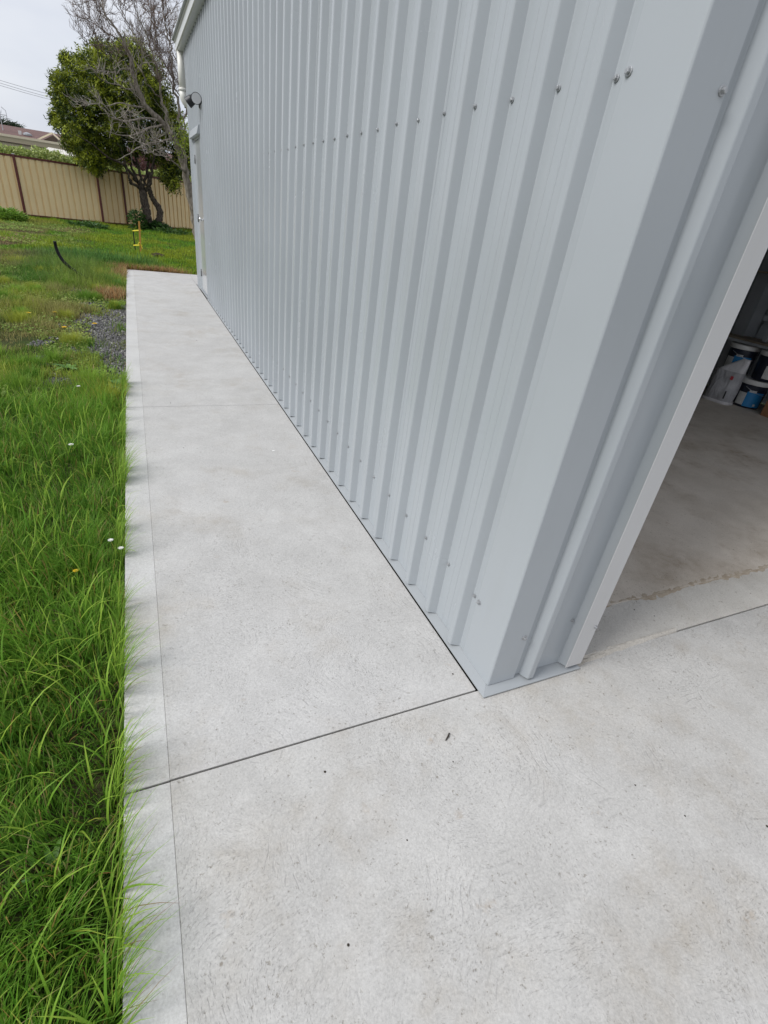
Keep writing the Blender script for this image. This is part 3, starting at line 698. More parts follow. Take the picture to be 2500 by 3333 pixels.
# --- separate long tufts that reach over the margin
for py_, nb, hh in ((1530, 42, 0.21), (1560, 26, 0.19), (1330, 18, 0.15), (1720, 14, 0.16), (1800, 12, 0.15), (1985, 14, 0.18), (2080, 12, 0.15), (2180, 26, 0.21), (2250, 20, 0.17), (2420, 10, 0.13), (2500, 24, 0.17), (2560, 18, 0.15), (2640, 10, 0.13), (2760, 14, 0.16), (2880, 16, 0.17), (2960, 16, 0.19), (3080, 22, 0.2), (3180, 16, 0.19), (3300, 18, 0.19)):
    yc = float(at_z(416, py_)[1]); n = nb; y = yc + rng.normal(0, 0.018, n); x = np.full(n, XL - 0.006) - np.abs(rng.normal(0, 0.012, n))
    col = mixc(np.tile(G_DEEP * 1.3, (n, 1)), np.tile(G_LIGHT, (n, 1)), rng.random(n)); tip = mixc(col, np.tile(G_LIGHT, (n, 1)), rng.random(n) * 0.6); pr = rng.random(n) < 0.12; tip[pr] = np.array([0.26, 0.12, 0.09])
    parts.append(blades(np.stack([x, y, gz(x, y)], 1), rng.uniform(0.6, 1.15, n) * hh * 1.3, rng.normal(0.2, 0.6, n), rng.uniform(0.8, 1.6, n), rng.uniform(0.0024, 0.0042, n), col, tip, 5, rng.normal(0, 0.3, n)))
# --- broad arching blades standing out of the near grass
n = 1500
x, y = sample(n, -1.2, 3.4, XR); col = mixc(np.tile(G_MID, (n, 1)), np.tile(G_LIGHT * 1.1, (n, 1)), rng.random(n)); tip = mixc(col, np.tile(G_YEL, (n, 1)), rng.random(n) * 0.5)
parts.append(blades(np.stack([x, y, gz(x, y) + 0.01], 1), rng.uniform(0.11, 0.23, n), rng.uniform(0, 2 * np.pi, n), rng.uniform(0.8, 2.2, n), rng.uniform(0.005, 0.008, n), col, tip, 5, rng.normal(0, 0.25, n)))
# --- thin short turf, weeds, middle distance
n = 90000
x, y = sample(n, 3.2, 12.5, XR)
g = gravel_mask(x, y); c2 = vn(x, y, 1.3, 31); c3 = vn(x, y, 5.0, 32); cy = vn(x, y, 0.8, 33)
bare = np.clip((vn(x, y, 2.2, 36) - 0.55) * 5, 0, 1)
keep = (~g | (rng.random(n) < 0.16 + 1.8 * np.clip(vn(x, y, 6.0, 37) - 0.46, 0, 1))) & (rng.random(n) < (0.35 + 0.9 * c3) * (1 - 0.8 * bare)); x, y, c2, c3, cy = (a[keep] for a in (x, y, c2, c3, cy)); n = len(x)
lush = np.exp(-(((x + 1.95) / 0.75) ** 2 + ((y - 10.1) / 1.7) ** 2)); lush2 = np.exp(-(((x + 2.2) / 0.5) ** 2 + ((y - 6.6) / 0.5) ** 2)) * 0.5
h = (0.02 + 0.085 * c3 * c3 + 0.03 * c2) * rng.uniform(0.6, 1.4, n) + 0.24 * np.clip(lush + lush2, 0, 1) * rng.uniform(0.4, 1.2, n)
t = np.clip((c2 - 0.5) * 1.9 + 0.5 + rng.normal(0, 0.2, n), 0, 1); col = mixc(np.tile(G_DEEP * 1.15, (n, 1)), np.tile(np.array([0.40, 0.46, 0.08]), (n, 1)), t)
col = mixc(col, np.tile(G_YEL, (n, 1)), np.clip((cy - 0.48) * 3.0, 0, 0.75)); col = mixc(col, np.tile(G_STRAW * 0.75, (n, 1)), 0.8 * np.clip((vn(x, y, 1.9, 38) - 0.56) * 4, 0, 1)); st = rng.random(n) < 0.07; col[st] = G_STRAW
br = np.clip((vn(x, y, 1.1, 35) - 0.6) * 3, 0, 1) * np.clip((y - 7) / 4, 0, 1) * np.clip((-2.3 - x), 0, 1); col = mixc(col, np.tile(G_RED, (n, 1)), br * 0.8)
col = mixc(col, np.tile(G_BLUE, (n, 1)), np.clip(lush * 0.9, 0, 0.7)); col *= rng.uniform(0.5, 1.3, (n, 1))
parts.append(blades(np.stack([x, y, gz(x, y) - 0.004], 1), h, rng.uniform(0, 2 * np.pi, n), np.clip(rng.gamma(3.0, 0.3, n), 0.2, 2.0), rng.uniform(0.0045, 0.009, n), col, mixc(col, np.tile(G_LIGHT, (n, 1)), rng.random(n) * 0.4), 2))
# --- tussocks scattered in the middle turf
n = 26000
tc = [(-2.25, 4.55, 0.16), (-1.75, 4.35, 0.14), (-1.42, 3.75, 0.2), (-2.6, 5.6, 0.15), (-1.28, 3.35, 0.2), (-2.0, 8.6, 0.2), (-2.5, 7.7, 0.18), (-1.45, 9.2, 0.22), (-3.2, 9.0, 0.2), (-1.9, 3.6, 0.2), (-2.3, 3.4, 0.2), (-1.65, 5.05, 0.12), (-1.3, 8.9, 0.15), (-2.9, 10.6, 0.25), (-2.2, 9.6, 0.3), (-1.6, 9.9, 0.3), (-2.3, 10.8, 0.35)]
for _i in range(46):
    _y = rng.uniform(3.6, 12.0); _x = rng.uniform(float(xl(_y)) + 0.2, XL - 0.08)
    if not gravel_mask(np.array([_x]), np.array([_y]))[0]: tc.append((_x, _y, rng.uniform(0.06, 0.17)))
ci = rng.integers(0, len(tc), n); T = np.array(tc)[ci]; rr = np.abs(rng.normal(0, 0.55, n)) * T[:, 2]; aa = rng.uniform(0, 2 * np.pi, n)
x = np.minimum(T[:, 0] + rr * np.cos(aa), XL - 0.01); y = T[:, 1] + rr * np.sin(aa)
tt = np.random.default_rng(4).random(len(tc))[ci]; col = mixc(np.tile(G_DEEP * 1.2, (n, 1)), np.tile(G_LIGHT, (n, 1)), np.clip(0.6 * tt + 0.4 * rng.random(n), 0, 1)); yl = np.random.default_rng(6).random(len(tc))[ci]; col = mixc(col, np.tile(G_YEL, (n, 1)), 0.8 * (yl > 0.72)); col = mixc(col, np.tile(G_BLUE, (n, 1)), 0.5 * (T[:, 1] > 8) * (yl < 0.5))
parts.append(blades(np.stack([x, y, gz(x, y)], 1), rng.uniform(0.07, 0.17, n) * (0.7 + T[:, 2] * 1.6), aa + rng.normal(0, 0.5, n), rng.uniform(0.3, 1.3, n), rng.uniform(0.003, 0.006, n), col, None, 3))
# --- dead orange grass round the end of the path and by the gravel
n = 5200
q = rng.random(n)
x = np.where(q < 0.5, rng.normal(-1.05, 0.28, n), np.where(q < 0.78, rng.normal(-0.55, 0.22, n), rng.normal(-1.36, 0.1, n))); y = np.where(q < 0.5, JY[3] + np.abs(rng.normal(0.05, 0.14, n)), np.where(q < 0.78, JY[3] + np.abs(rng.normal(0.04, 0.08, n)), rng.normal(7.85, 0.17, n)))
left = (q < 0.22); x[left] = XL - np.abs(rng.normal(0.05, 0.13, left.sum())); y[left] = rng.uniform(9.6, 10.8, left.sum())
bad = (x > XL - 0.01) & (y < JY[3] + 0.01); x[bad] = XL - 0.02 - rng.random(bad.sum()) * 0.1
col = mixc(np.tile(G_DEAD, (n, 1)), np.tile(G_STRAW, (n, 1)), rng.random(n)) * rng.uniform(0.35, 1.25, (n, 1))
parts.append(blades(np.stack([x, y, gz(x, y)], 1), rng.uniform(0.06, 0.19, n), rng.uniform(0, 2 * np.pi, n), rng.uniform(0.3, 1.7, n), rng.uniform(0.006, 0.012, n), col, None, 3))
# --- lawn behind the path up to the fence
XR2 = lambda y: 0.5 + (y - 10.5) * 0.17
n = 95000
x, y = sample(n, 10.4, 25.5, XR2)
keep = ~((x > XL - 0.01) & (y < JY[3] + 0.02)) & ~((x > -0.1) & (y < 10.6)); x = x[keep]; y = y[keep]; n = len(x)
c2 = vn(x, y, 0.9, 41); c3 = vn(x, y, 3.0, 42)
w_left = np.clip((-1.9 - x + 0.02 * (y - 14)) / 0.8, 0, 1) * np.clip((21.5 - y) / 4, 0, 1)
brown = np.clip((vn(x, y, 0.9, 43) - 0.36) * 4.0, 0, 1) * w_left
h = (0.03 + 0.11 * c3 * c3) * rng.uniform(0.6, 1.3, n) * (1 - 0.45 * brown)
tall = np.exp(-(((x + 1.05) / 0.7) ** 2 + ((y - 11.35) / 0.45) ** 2)) + np.exp(-(((x + 2.1) / 0.9) ** 2 + ((y - 11.5) / 0.9) ** 2)); h = h + 0.24 * np.clip(tall, 0, 1) * rng.uniform(0.3, 1.2, n)
edge_f = np.clip((y - (22.2 + 0.25 * (x + 4))) / 1.2, 0, 1); h += 0.10 * edge_f * rng.random(n)
col = mixc(np.tile(G_MID * 0.95, (n, 1)), np.tile(np.array([0.30, 0.38, 0.03]), (n, 1)), np.clip((c2 - 0.5) * 1.6 + 0.5 + (c3 - 0.5) * 0.8 + rng.normal(0, 0.18, n), 0, 1))
col = mixc(col, np.tile(G_STRAW, (n, 1)), 0.5 * w_left * np.clip((vn(x, y, 1.4, 47) - 0.5) * 3, 0, 1)); col = mixc(col, np.tile(G_RED, (n, 1)), brown * 0.85); col = mixc(col, np.tile(G_BLUE * 1.1, (n, 1)), np.clip(tall, 0, 0.85)); col = mixc(col, np.tile(G_DEEP, (n, 1)), edge_f * 0.6); col *= rng.uniform(0.5, 1.3, (n, 1))
parts.append(blades(np.stack([x, y, gz(x, y)], 1), h, rng.uniform(0, 2 * np.pi, n), rng.uniform(0.2, 1.2, n), rng.uniform(0.010, 0.022, n), col, None, 2))
V, F, S, Cc = join(parts)
np_mesh('grass', V, F, S, Cc, leafm, label='long green grass and patchy turf beside the concrete path', cat='grass', kind='stuff')

# --- clover and low leafy weeds lying in the turf
def leaf_quads(c, nrm, axis, ln, wd, col, fold=0.0):
    """pointed leaves: 4 verts each (base, side, tip, side)"""
    nrm = nrm / np.linalg.norm(nrm, axis=1, keepdims=True); axis = axis - nrm * np.sum(axis * nrm, 1, keepdims=True); axis /= np.linalg.norm(axis, axis=1, keepdims=True) + 1e-9
    sd = np.cross(nrm, axis); n = len(c); l = ln[:, None]; w = wd[:, None]
    V = np.stack([c, c + axis * l * 0.45 + sd * w * 0.5 + nrm * fold * w, c + axis * l, c + axis * l * 0.45 - sd * w * 0.5 + nrm * fold * w], 1).reshape(-1, 3)
    F = (np.arange(n)[:, None] * 4 + np.array([0, 1, 2, 0, 2, 3])[None]).ravel(); S = np.arange(2 * n) * 3
    return V, F, S, np.repeat(col, 4, axis=0)
n = 52000
x, y = sample(n, 3.3, 20.0, lambda y: np.where(y < 10.6, XL - 0.02, -1.8))
keep = ~gravel_mask(x, y) & (vn(x, y, 1.5, 51) > 0.36) & (rng.random(n) < np.where(y > 12, np.clip((-2.0 - x) / 1.5, 0, 1), 1)); x = x[keep]; y = y[keep]; n = len(x)
up = np.stack([rng.normal(0, 0.45, n), rng.normal(0, 0.45, n), np.ones(n)], 1); ax = rng.normal(0, 1, (n, 3)); sz = rng.uniform(0.016, 0.036, n) * (1 + 0.05 * np.maximum(y - 6, 0))
cv = vn(x, y, 1.0, 52); col = mixc(np.tile(np.array([0.17, 0.30, 0.05]), (n, 1)), np.tile(np.array([0.40, 0.46, 0.12]), (n, 1)), np.clip(cv + rng.normal(0, 0.2, n), 0, 1)) * rng.uniform(0.7, 1.15, (n, 1))
rd = np.clip((vn(x, y, 0.7, 43) - 0.42) * 3, 0, 1) * np.clip((y - 8) / 4, 0, 1); pick = rng.random(n) < rd * 0.6; col[pick] = G_RED * rng.uniform(0.8, 1.4, (pick.sum(), 1))
V, F, S, Cc = leaf_quads(np.stack([x, y, gz(x, y) + rng.uniform(0.008, 0.05, n)], 1), up, ax, sz, sz * 0.9, col)
np_mesh('clover', V, F, S, Cc, leafm, label='pale green clover and low weeds spread through the patchy turf', cat='weeds', kind='stuff')

# ------------------------------------------------------------------ gravel
STONE = bpy.data.materials.new('gravel_stone'); STONE.use_nodes = True
tn = STONE.node_tree; at = tn.nodes.new('ShaderNodeAttribute'); at.attribute_name = 'tint'; tn.links.new(at.outputs['Color'], tn.nodes['Principled BSDF'].inputs['Base Color']); tn.nodes['Principled BSDF'].inputs['Roughness'].default_value = 0.8
n = 26000
x = rng.uniform(-2.0, XL - 0.004, n); y = rng.uniform(3.2, 8.4, n); keep = gravel_mask(x, y) | ((rng.random(n) < 0.18) & (x > -1.75) & (y > 3.6)); x = x[keep]; y = y[keep]; n = len(x)
oct_ = np.array([[1, 0, 0], [-1, 0, 0], [0, 1, 0], [0, -1, 0], [0, 0, 1], [0, 0, -1]], float); of = np.array([[0, 2, 4], [2, 1, 4], [1, 3, 4], [3, 0, 4], [2, 0, 5], [1, 2, 5], [3, 1, 5], [0, 3, 5]])
sz = rng.gamma(5, 0.0016, n) + 0.003; R3 = rng.normal(0, 1, (n, 6, 3)) * 0.28
vs = (oct_[None] + R3) * sz[:, None, None] * rng.uniform(0.6, 1.2, (n, 1, 3)); th = rng.uniform(0, 6.28, n); cs, sn = np.cos(th)[:, None], np.sin(th)[:, None]
vs = np.stack([vs[..., 0] * cs - vs[..., 1] * sn, vs[..., 0] * sn + vs[..., 1] * cs, vs[..., 2] * 0.8], -1)
vs += np.stack([x, y, gz(x, y) + 0.004 + rng.uniform(0, 0.008, n)], 1)[:, None]
F = (np.arange(n)[:, None] * 6 + of.ravel()[None]).ravel(); S = np.arange(8 * n) * 3
gcol = np.array([0.125, 0.122, 0.12])[None] * rng.gamma(6, 1 / 6, (n, 1)); lt = rng.random(n) < 0.04; gcol[lt] = np.array([0.35, 0.34, 0.32])
np_mesh('gravel', vs.reshape(-1, 3), F, S, np.repeat(gcol, 6, 0), STONE, label='dark grey crushed gravel along the edge of the concrete path', cat='gravel', kind='stuff')
b = MB(); n = 14
gs = []
for i in range(40):
    yy = 3.5 + 4.6 * i / 39; wd = 0.5 * math.sqrt(max(0.02, 1 - ((yy - 5.6) / 2.2) ** 2)) + 0.05 * mnoise.noise(Vector((yy * 4, 0, 0)))
    b.v += [(XL + 0.002, yy, -0.0715), (XL - wd, yy, -0.0735)]
for i in range(39): b.f.append((2 * i, 2 * i + 2, 2 * i + 3, 2 * i + 1)); b.mi.append(0)
gbed = mat('gravel_bed_soil', (0.05, 0.047, 0.045), 0.95, spec=0.1); N = NT(gbed); N.normal(N.bump(N.noise(N.obj(), 120.0, 3), 1.0, 0.01))
b.build('gravel_bed', gbed, kind='structure')

# ------------------------------------------------------------------ helper: leafy plant from many leaves
leafm2 = bpy.data.materials.new('tree_leaf'); leaf_material(leafm2, 0.42, 0.28, 0.4)
def rand_unit(n): v = rng.normal(0, 1, (n, 3)); return v / np.linalg.norm(v, axis=1, keepdims=True)
BARK = mat('dark_bark', (0.07, 0.055, 0.045), 0.9, spec=0.15); N = NT(BARK); co = N.obj()
N.base(N.ramp(N.noise(N.scale(co, (6, 6, 2)), 5.0, 4), [(0.35, (0.035, 0.028, 0.024)), (0.68, (0.15, 0.125, 0.10))])); N.normal(N.bump(N.noise(N.scale(co, (8, 8, 2)), 7.0, 4), 0.8, 0.03))
BARKG = mat('grey_bark', (0.23, 0.20, 0.17), 0.9, spec=0.15); N = NT(BARKG); co = N.obj()
N.base(N.ramp(N.noise(N.scale(co, (6, 6, 2)), 4.0, 4), [(0.35, (0.15, 0.125, 0.10)), (0.68, (0.33, 0.295, 0.25))])); N.normal(N.bump(N.noise(N.scale(co, (8, 8, 2)), 9.0, 4), 0.6, 0.02))
TWIG = mat('reddish_grey_twig', (0.17, 0.125, 0.105), 0.9, spec=0.15); TWIGG = mat('pale_grey_twig', (0.34, 0.30, 0.26), 0.9, spec=0.15)
def smooth_path(pts, sub=4):
    pts = [Vector(p) for p in pts]; out = []
    for i in range(len(pts) - 1):
        p0 = pts[max(i - 1, 0)]; p1 = pts[i]; p2 = pts[i + 1]; p3 = pts[min(i + 2, len(pts) - 1)]
        for k in range(sub):
            t = k / sub
            out.append(0.5 * ((2 * p1) + (-p0 + p2) * t + (2 * p0 - 5 * p1 + 4 * p2 - p3) * t * t + (-p0 + 3 * p1 - 3 * p2 + p3) * t ** 3))
    out.append(pts[-1]); return out
def limb(bb, pxs, yv, r0, r1, n=7, jit=0.015):
    ys_ = yv if hasattr(yv, '__len__') else [yv] * len(pxs)
    pts = smooth_path([at_y(px, py, yy) for (px, py), yy in zip(pxs, ys_)])
    pts = [p + Vector((rnd.gauss(0, jit), rnd.gauss(0, jit), 0)) if 0 < i < len(pts) - 1 else p for i, p in enumerate(pts)]
    m = len(pts); bb.tube(pts, [r0 + (r1 - r0) * (i / (m - 1)) ** 0.8 for i in range(m)], n); return pts

# ------------------------------------------------------------------ evergreen tree by the fence
TY = 22.4
et = empty('evergreen_tree', tuple(at_z(484, 742, -0.02)), label='dense dark evergreen tree with a rounded leafy crown in front of the tan fence', cat='tree')
b = MB()
limb(b, [(490, 752), (486, 725), (478, 700), (472, 670), (468, 640), (462, 615)], TY, 0.17, 0.13, 10)
limb(b, [(516, 738), (520, 712), (521, 690), (514, 672), (503, 658), (492, 638), (487, 620), (484, 600), (490, 560)], [TY + .15] * 9, 0.13, 0.07, 9)
b.build('trunk', BARK, et, smooth=True)
b = MB()
for pxs, dy_ in (([(464, 620), (445, 605), (428, 595), (415, 560), (405, 520), (390, 480), (360, 440), (320, 400)], -0.4), ([(464, 615), (448, 590), (436, 560), (420, 520), (400, 470), (380, 410), (360, 340), (340, 280)], 0.3),
                 ([(462, 615), (458, 580), (450, 540), (440, 500), (432, 440), (425, 370), (415, 290), (410, 220)], 0.0), ([(468, 612), (474, 580), (482, 540), (486, 490), (492, 430), (495, 360), (480, 290)], 0.4),
                 ([(470, 625), (480, 610), (490, 590), (497, 550), (504, 490), (520, 430), (530, 370)], -0.3), ([(428, 597), (424, 590), (420, 580)], -0.4), ([(445, 590), (420, 555), (390, 530), (350, 510), (300, 470), (250, 440)], -0.6),
                 ([(484, 600), (495, 560), (510, 520), (540, 480), (560, 440)], 0.3), ([(450, 545), (410, 500), (360, 470), (300, 420), (240, 380)], 0.5), ([(440, 500), (400, 430), (340, 360), (280, 300), (230, 270)], 0.0), ([(432, 440), (380, 350), (330, 280), (290, 230)], 0.6)):
    limb(b, pxs, [TY + dy_ * i / (len(pxs) - 1) * 2.5 for i in range(len(pxs))], 0.06, 0.012, 7, 0.02)
b.build('branch', BARK, et, smooth=True)
lob = [(216, 300, 40), (252, 246, 45), (300, 215, 50), (350, 190, 42), (400, 170, 34), (440, 180, 40), (485, 225, 42), (236, 360, 48), (290, 300, 70), (360, 260, 75), (430, 260, 72), (490, 300, 55), (525, 350, 48),
       (226, 430, 32), (260, 420, 58), (320, 380, 80), (400, 350, 85), (470, 370, 70), (540, 420, 50), (238, 468, 28), (280, 480, 48), (340, 460, 66), (410, 440, 62), (300, 520, 32), (322, 548, 20), (365, 500, 36), (202, 385, 28), (180, 392, 12), (196, 268, 22), (214, 192, 12), (470, 455, 44), (575, 455, 40), (510, 500, 30), (545, 565, 26), (565, 600, 20), (575, 540, 28), (196, 322, 24), (560, 385, 30), (600, 500, 34), (598, 545, 26), (608, 470, 26)]
LP = []; LC = []; LO = []
SC = 1628.3 / 18.7
for (px, py, r) in lob:
    rm = r / SC; c0 = at_y(px, py, TY + rng.uniform(-0.35, 0.35)); nt = int(26 + 240 * rm * rm)
    dirs = rand_unit(nt); rad = rm * rng.uniform(0.35, 1.08, nt) ** 0.6; cen = c0 + dirs * rad[:, None] * np.array([1, 1.25, 1])
    k = 20; nl = nt * k
    cc = np.repeat(cen, k, 0) + rng.normal(0, 0.055, (nl, 3)); dd = np.repeat(dirs, k, 0) * 0.5 + rand_unit(nl) * 0.9 + np.array([0, 0, -0.12])
    fresh = np.repeat(np.clip(rng.random(nt) * 1.25 - 0.2 + 0.25 * vn(cen[:, 0], cen[:, 2], 1.4, 61), 0, 1), k)
    LP.append(cc); LO.append(dd); LC.append(fresh)
LP = np.concatenate(LP); LO = np.concatenate(LO); LC = np.concatenate(LC); n = len(LP)
col = mixc(np.tile(np.array([0.024, 0.052, 0.011]), (n, 1)), np.tile(np.array([0.40, 0.46, 0.04]), (n, 1)), LC ** 2.1) * rng.uniform(0.7, 1.25, (n, 1))
V, F, S, Cc = leaf_quads(LP, rand_unit(n) + np.array([0, 0, 0.7]), LO, rng.uniform(0.085, 0.15, n), rng.uniform(0.026, 0.042, n), col, 0.15)
np_mesh('crown', V, F, S, Cc, leafm2, et, WLOC[et])

# ------------------------------------------------------------------ bare tree beside the shed corner
BY = 19.6
bt_ = empty('bare_tree', tuple(at_z(640, 772, -0.02)), label='leafless grey tree with a tangle of thin twigs beside the shed corner', cat='tree')
b = MB(); paths = []
paths.append((limb(b, [(648, 790), (640, 740), (630, 680), (615, 620), (602, 560), (590, 505), (565, 450), (523, 393), (478, 350), (448, 290), (433, 230), (422, 180), (408, 150), (395, 120), (372, 85), (345, 50), (325, 10)], [BY - 0.03 * i for i in range(17)], 0.15, 0.012, 9), 1.0))
b.build('trunk', BARKG, bt_, smooth=True)
b = MB()
specs = [([(602, 560), (600, 500), (592, 440), (582, 370), (570, 300), (562, 250), (560, 200), (552, 140), (540, 80), (528, 20), (520, -40)], 0.06, .1), ([(590, 505), (598, 430), (603, 350), (590, 280), (585, 220), (580, 150), (590, 90)], 0.045, .5),
         ([(565, 450), (545, 390), (528, 320), (515, 250), (498, 180), (480, 120), (455, 60), (430, 0)], 0.05, -.3), ([(523, 393), (470, 385), (420, 395), (370, 385), (345, 362), (325, 350)], 0.04, -.8),
         ([(535, 405), (480, 420), (430, 440), (390, 440), (350, 428)], 0.035, -1.0), ([(478, 350), (430, 345), (390, 335), (350, 345), (325, 335)], 0.03, -.6),
         ([(448, 290), (410, 290), (380, 275), (350, 270), (320, 250), (305, 225)], 0.024, -.5), ([(433, 230), (400, 225), (370, 235), (335, 230), (312, 238)], 0.022, -.3), ([(408, 150), (370, 120), (335, 100), (305, 70), (285, 50)], 0.018, 0),
         ([(395, 120), (360, 75), (330, 40), (310, 0), (300, -30)], 0.016, .2), ([(422, 180), (385, 160), (345, 150), (300, 145), (275, 135)], 0.014, -.3), ([(515, 250), (480, 200), (455, 140), (425, 90), (400, 40), (390, -10)], 0.022, .2), ([(498, 180), (505, 120), (495, 60), (490, 10)], 0.02, .4),
         ([(562, 250), (530, 200), (515, 150), (505, 90), (500, 30)], 0.025, .6), ([(585, 220), (560, 160), (550, 110), (548, 50)], 0.02, .7), ([(565, 450), (520, 460), (470, 470), (420, 500), (380, 520)], 0.03, -1.2), ([(590, 505), (555, 490), (520, 485), (490, 495), (470, 500)], 0.03, -1.3),
         ([(602, 560), (570, 530), (545, 505), (510, 490)], 0.03, -.9), ([(600, 330), (570, 290), (540, 240), (520, 200)], 0.022, .3), ([(528, 320), (490, 290), (470, 250), (460, 190), (450, 130)], 0.024, -.5), ([(603, 350), (612, 280), (606, 220), (600, 170)], 0.025, .9)]
for pxs, r0, dy_ in specs:
    m = len(pxs); paths.append((limb(b, pxs, [BY - 0.2 + dy_ * 1.6 * i / (m - 1) for i in range(m)], r0, 0.008, 6, 0.03), 0.7))
b.build('branch', BARKG, bt_, smooth=True)
b = MB()
def twig(p, d, ln, r, depth, pale=False):
    pts = [p]; q = Vector(p); dd = Vector(d).normalized(); m = 4
    for i in range(m):
        dd = (dd + Vector((rnd.gauss(0, 0.2), rnd.gauss(0, 0.2), rnd.gauss(0.09, 0.16)))).normalized(); q = q + dd * (ln / m); pts.append(q)
    b.cur = 1 if pale else 0; b.tube(pts, [r * (1 - 0.6 * i / m) for i in range(m + 1)], 3, False)
    if depth > 0:
        for i in range(1, m + 1):
            for _ in range(rnd.choice((1, 1, 2))):
                sd = Vector((rnd.gauss(0, 1), rnd.gauss(0, 1), rnd.gauss(0.25, 0.8))).normalized()
                twig(pts[i], dd * 0.9 + sd * 0.75, ln * rnd.uniform(0.45, 0.75), max(0.0045, r * 0.65), depth - 1, pale)
for pts, dens in paths:
    tot = sum((pts[i + 1] - pts[i]).length for i in range(len(pts) - 1)); m = len(pts)
    for i in range(int(m * 0.3), m):
        low = pts[m // 2].z < 4.15
        for _ in range(rnd.choice((0, 0, 1)) if low else rnd.choice((0, 1, 1, 2)) if dens < 1 else (1 if i > m * 0.45 else 0)):
            d0 = (pts[min(i + 1, m - 1)] - pts[max(i - 1, 0)]).normalized(); sd = Vector((rnd.gauss(-0.15, 1), rnd.gauss(0, 1), rnd.gauss(0.35, 0.8))).normalized()
            twig(pts[i], d0 * 0.6 + sd, rnd.uniform(0.28, 0.62), 0.011 if low else 0.0085, 1 if low and rnd.random() < 0.6 else 2, low)
b.build('twigs', [TWIG, TWIGG], bt_, kind='stuff')
# young yellow-green shoots on its trunk
n = 420; base = at_y(606, 440, BY - 0.5); base2 = at_y(592, 470, BY - 0.5)
c = np.where(rng.random((n, 1)) < 0.55, base, base2) + rng.normal(0, 0.17, (n, 3)) * np.array([0.7, 0.8, 1.2]); fr = rng.random(n)
V, F, S, Cc = leaf_quads(c, rand_unit(n) + np.array([0, 0, .6]), rand_unit(n), rng.uniform(0.06, 0.1, n), rng.uniform(0.03, 0.05, n), mixc(np.tile(np.array([0.12, 0.2, 0.02]), (n, 1)), np.tile(np.array([0.38, 0.45, 0.04]), (n, 1)), fr), 0.1)
np_mesh('leaves', V, F, S, Cc, leafm2, bt_, WLOC[bt_])

# ------------------------------------------------------------------ fence
TAN = mat('tan_sheet_steel', (0.56, 0.41, 0.215), 0.5); N = NT(TAN); co = N.obj(); N.base(N.mix(N.ramp(N.noise(co, 2.0, 4), [(0.35, 0.0), (0.7, 1.0)]), (0.86, 0.66, 0.37), (0.90, 0.70, 0.40)))
TAND = mat('tan_sheet_steel_shaded', (0.43, 0.31, 0.165), 0.55); N = NT(TAND); co = N.obj(); N.base(N.mix(N.ramp(N.noise(co, 3.0, 4), [(0.35, 0.0), (0.7, 1.0)]), (0.78, 0.59, 0.32), (0.84, 0.64, 0.36)))  # same tan darkened: shade under the tree is put into the colour
MAROON = mat('maroon_steel', (0.11, 0.02, 0.015), 0.45)
FH = 1.74
fence = empty('steel_fence', (-1.93, 23.05, 0), label='tan ribbed steel boundary fence with maroon posts and rails at the end of the lawn', cat='fence')
FP = [(-9.1, 21.45), (-6.72, 22.0), (-4.31, 22.55), (-1.94, 23.06), (-1.13, 23.62), (1.5, 25.25), (3.9, 26.7)]
for i, (fx, fy) in enumerate(FP):
    MB().box(fx - 0.035, fx + 0.035, fy - 0.05, fy + 0.03, -0.1, FH + 0.02).build('post', MAROON, fence)
    MB().box(fx - 0.04, fx + 0.04, fy - 0.055, fy + 0.035, FH + 0.021, FH + 0.045).build('post_cap', LIDW if i == 2 else MAROON, fence)
for i in range(len(FP) - 1):
    A = Vector((*FP[i], 0)); B = Vector((*FP[i + 1], 0)); d = (B - A); ln = d.length; d.normalize(); nrm = Vector((d.y, -d.x, 0))
    for z, hh in ((FH - 0.02, 0.06), (0.02, 0.06)):
        MB().beam(A + d * 0.04 + Vector((0, 0, z)), B - d * 0.04 + Vector((0, 0, z)), 0.05, hh).build('rail', MAROON, fence)
    ns = max(1, round((ln - 0.08) / 0.8)); sw = (ln - 0.08) / ns; npit = 4
    for s in range(ns):
        prof = []; a0 = 0.04 + s * sw
        for r in range(npit):
            u = a0 + r * sw / npit; w = sw / npit
            prof += [(u, 0.0), (u + w * 0.66, 0.0), (u + w * 0.70, -0.036), (u + w * 0.90, -0.036), (u + w * 0.94, 0.0)]
        prof.append((a0 + sw + 0.004, 0.0))
        pr = [tuple((A + d * u + nrm * (v + 0.012)).xy) for u, v in prof]
        MB().sheet(pr, 0.03, FH - 0.03).build('infill_sheet', TAN if i < 3 else TAND, fence, solid=0.001)

# ------------------------------------------------------------------ hedge of creeper beyond the fence
hg = empty('hedge', (-2.0, 24.2, 0), label='light green leafy hedge showing along the top of the tan fence', cat='hedge')
n = 26000; s = rng.random(n); P0 = np.array([-9.0, 22.4, 0]); P1 = np.array([-1.2, 24.4, 0]); P2 = np.array([4.2, 27.6, 0])
pt = np.where((s < 0.6)[:, None], P0 + (P1 - P0) * (s / 0.6)[:, None], P1 + (P2 - P1) * ((s - 0.6) / 0.4)[:, None])
topz = 1.84 + 0.14 * vn(pt[:, 0], pt[:, 0] * 0, 1.6, 71) + 0.10 * vn(pt[:, 0], pt[:, 0] * 0, 6.0, 72) + 0.22 * np.clip((vn(pt[:, 0], pt[:, 0] * 0, 3.0, 73) - 0.78) * 5, 0, 1)
hf = rng.random(n) ** 0.45
c = pt + np.stack([rng.normal(0, 0.05, n), rng.normal(0, 0.22, n), 0.5 + (topz - 0.5) * hf], 1)
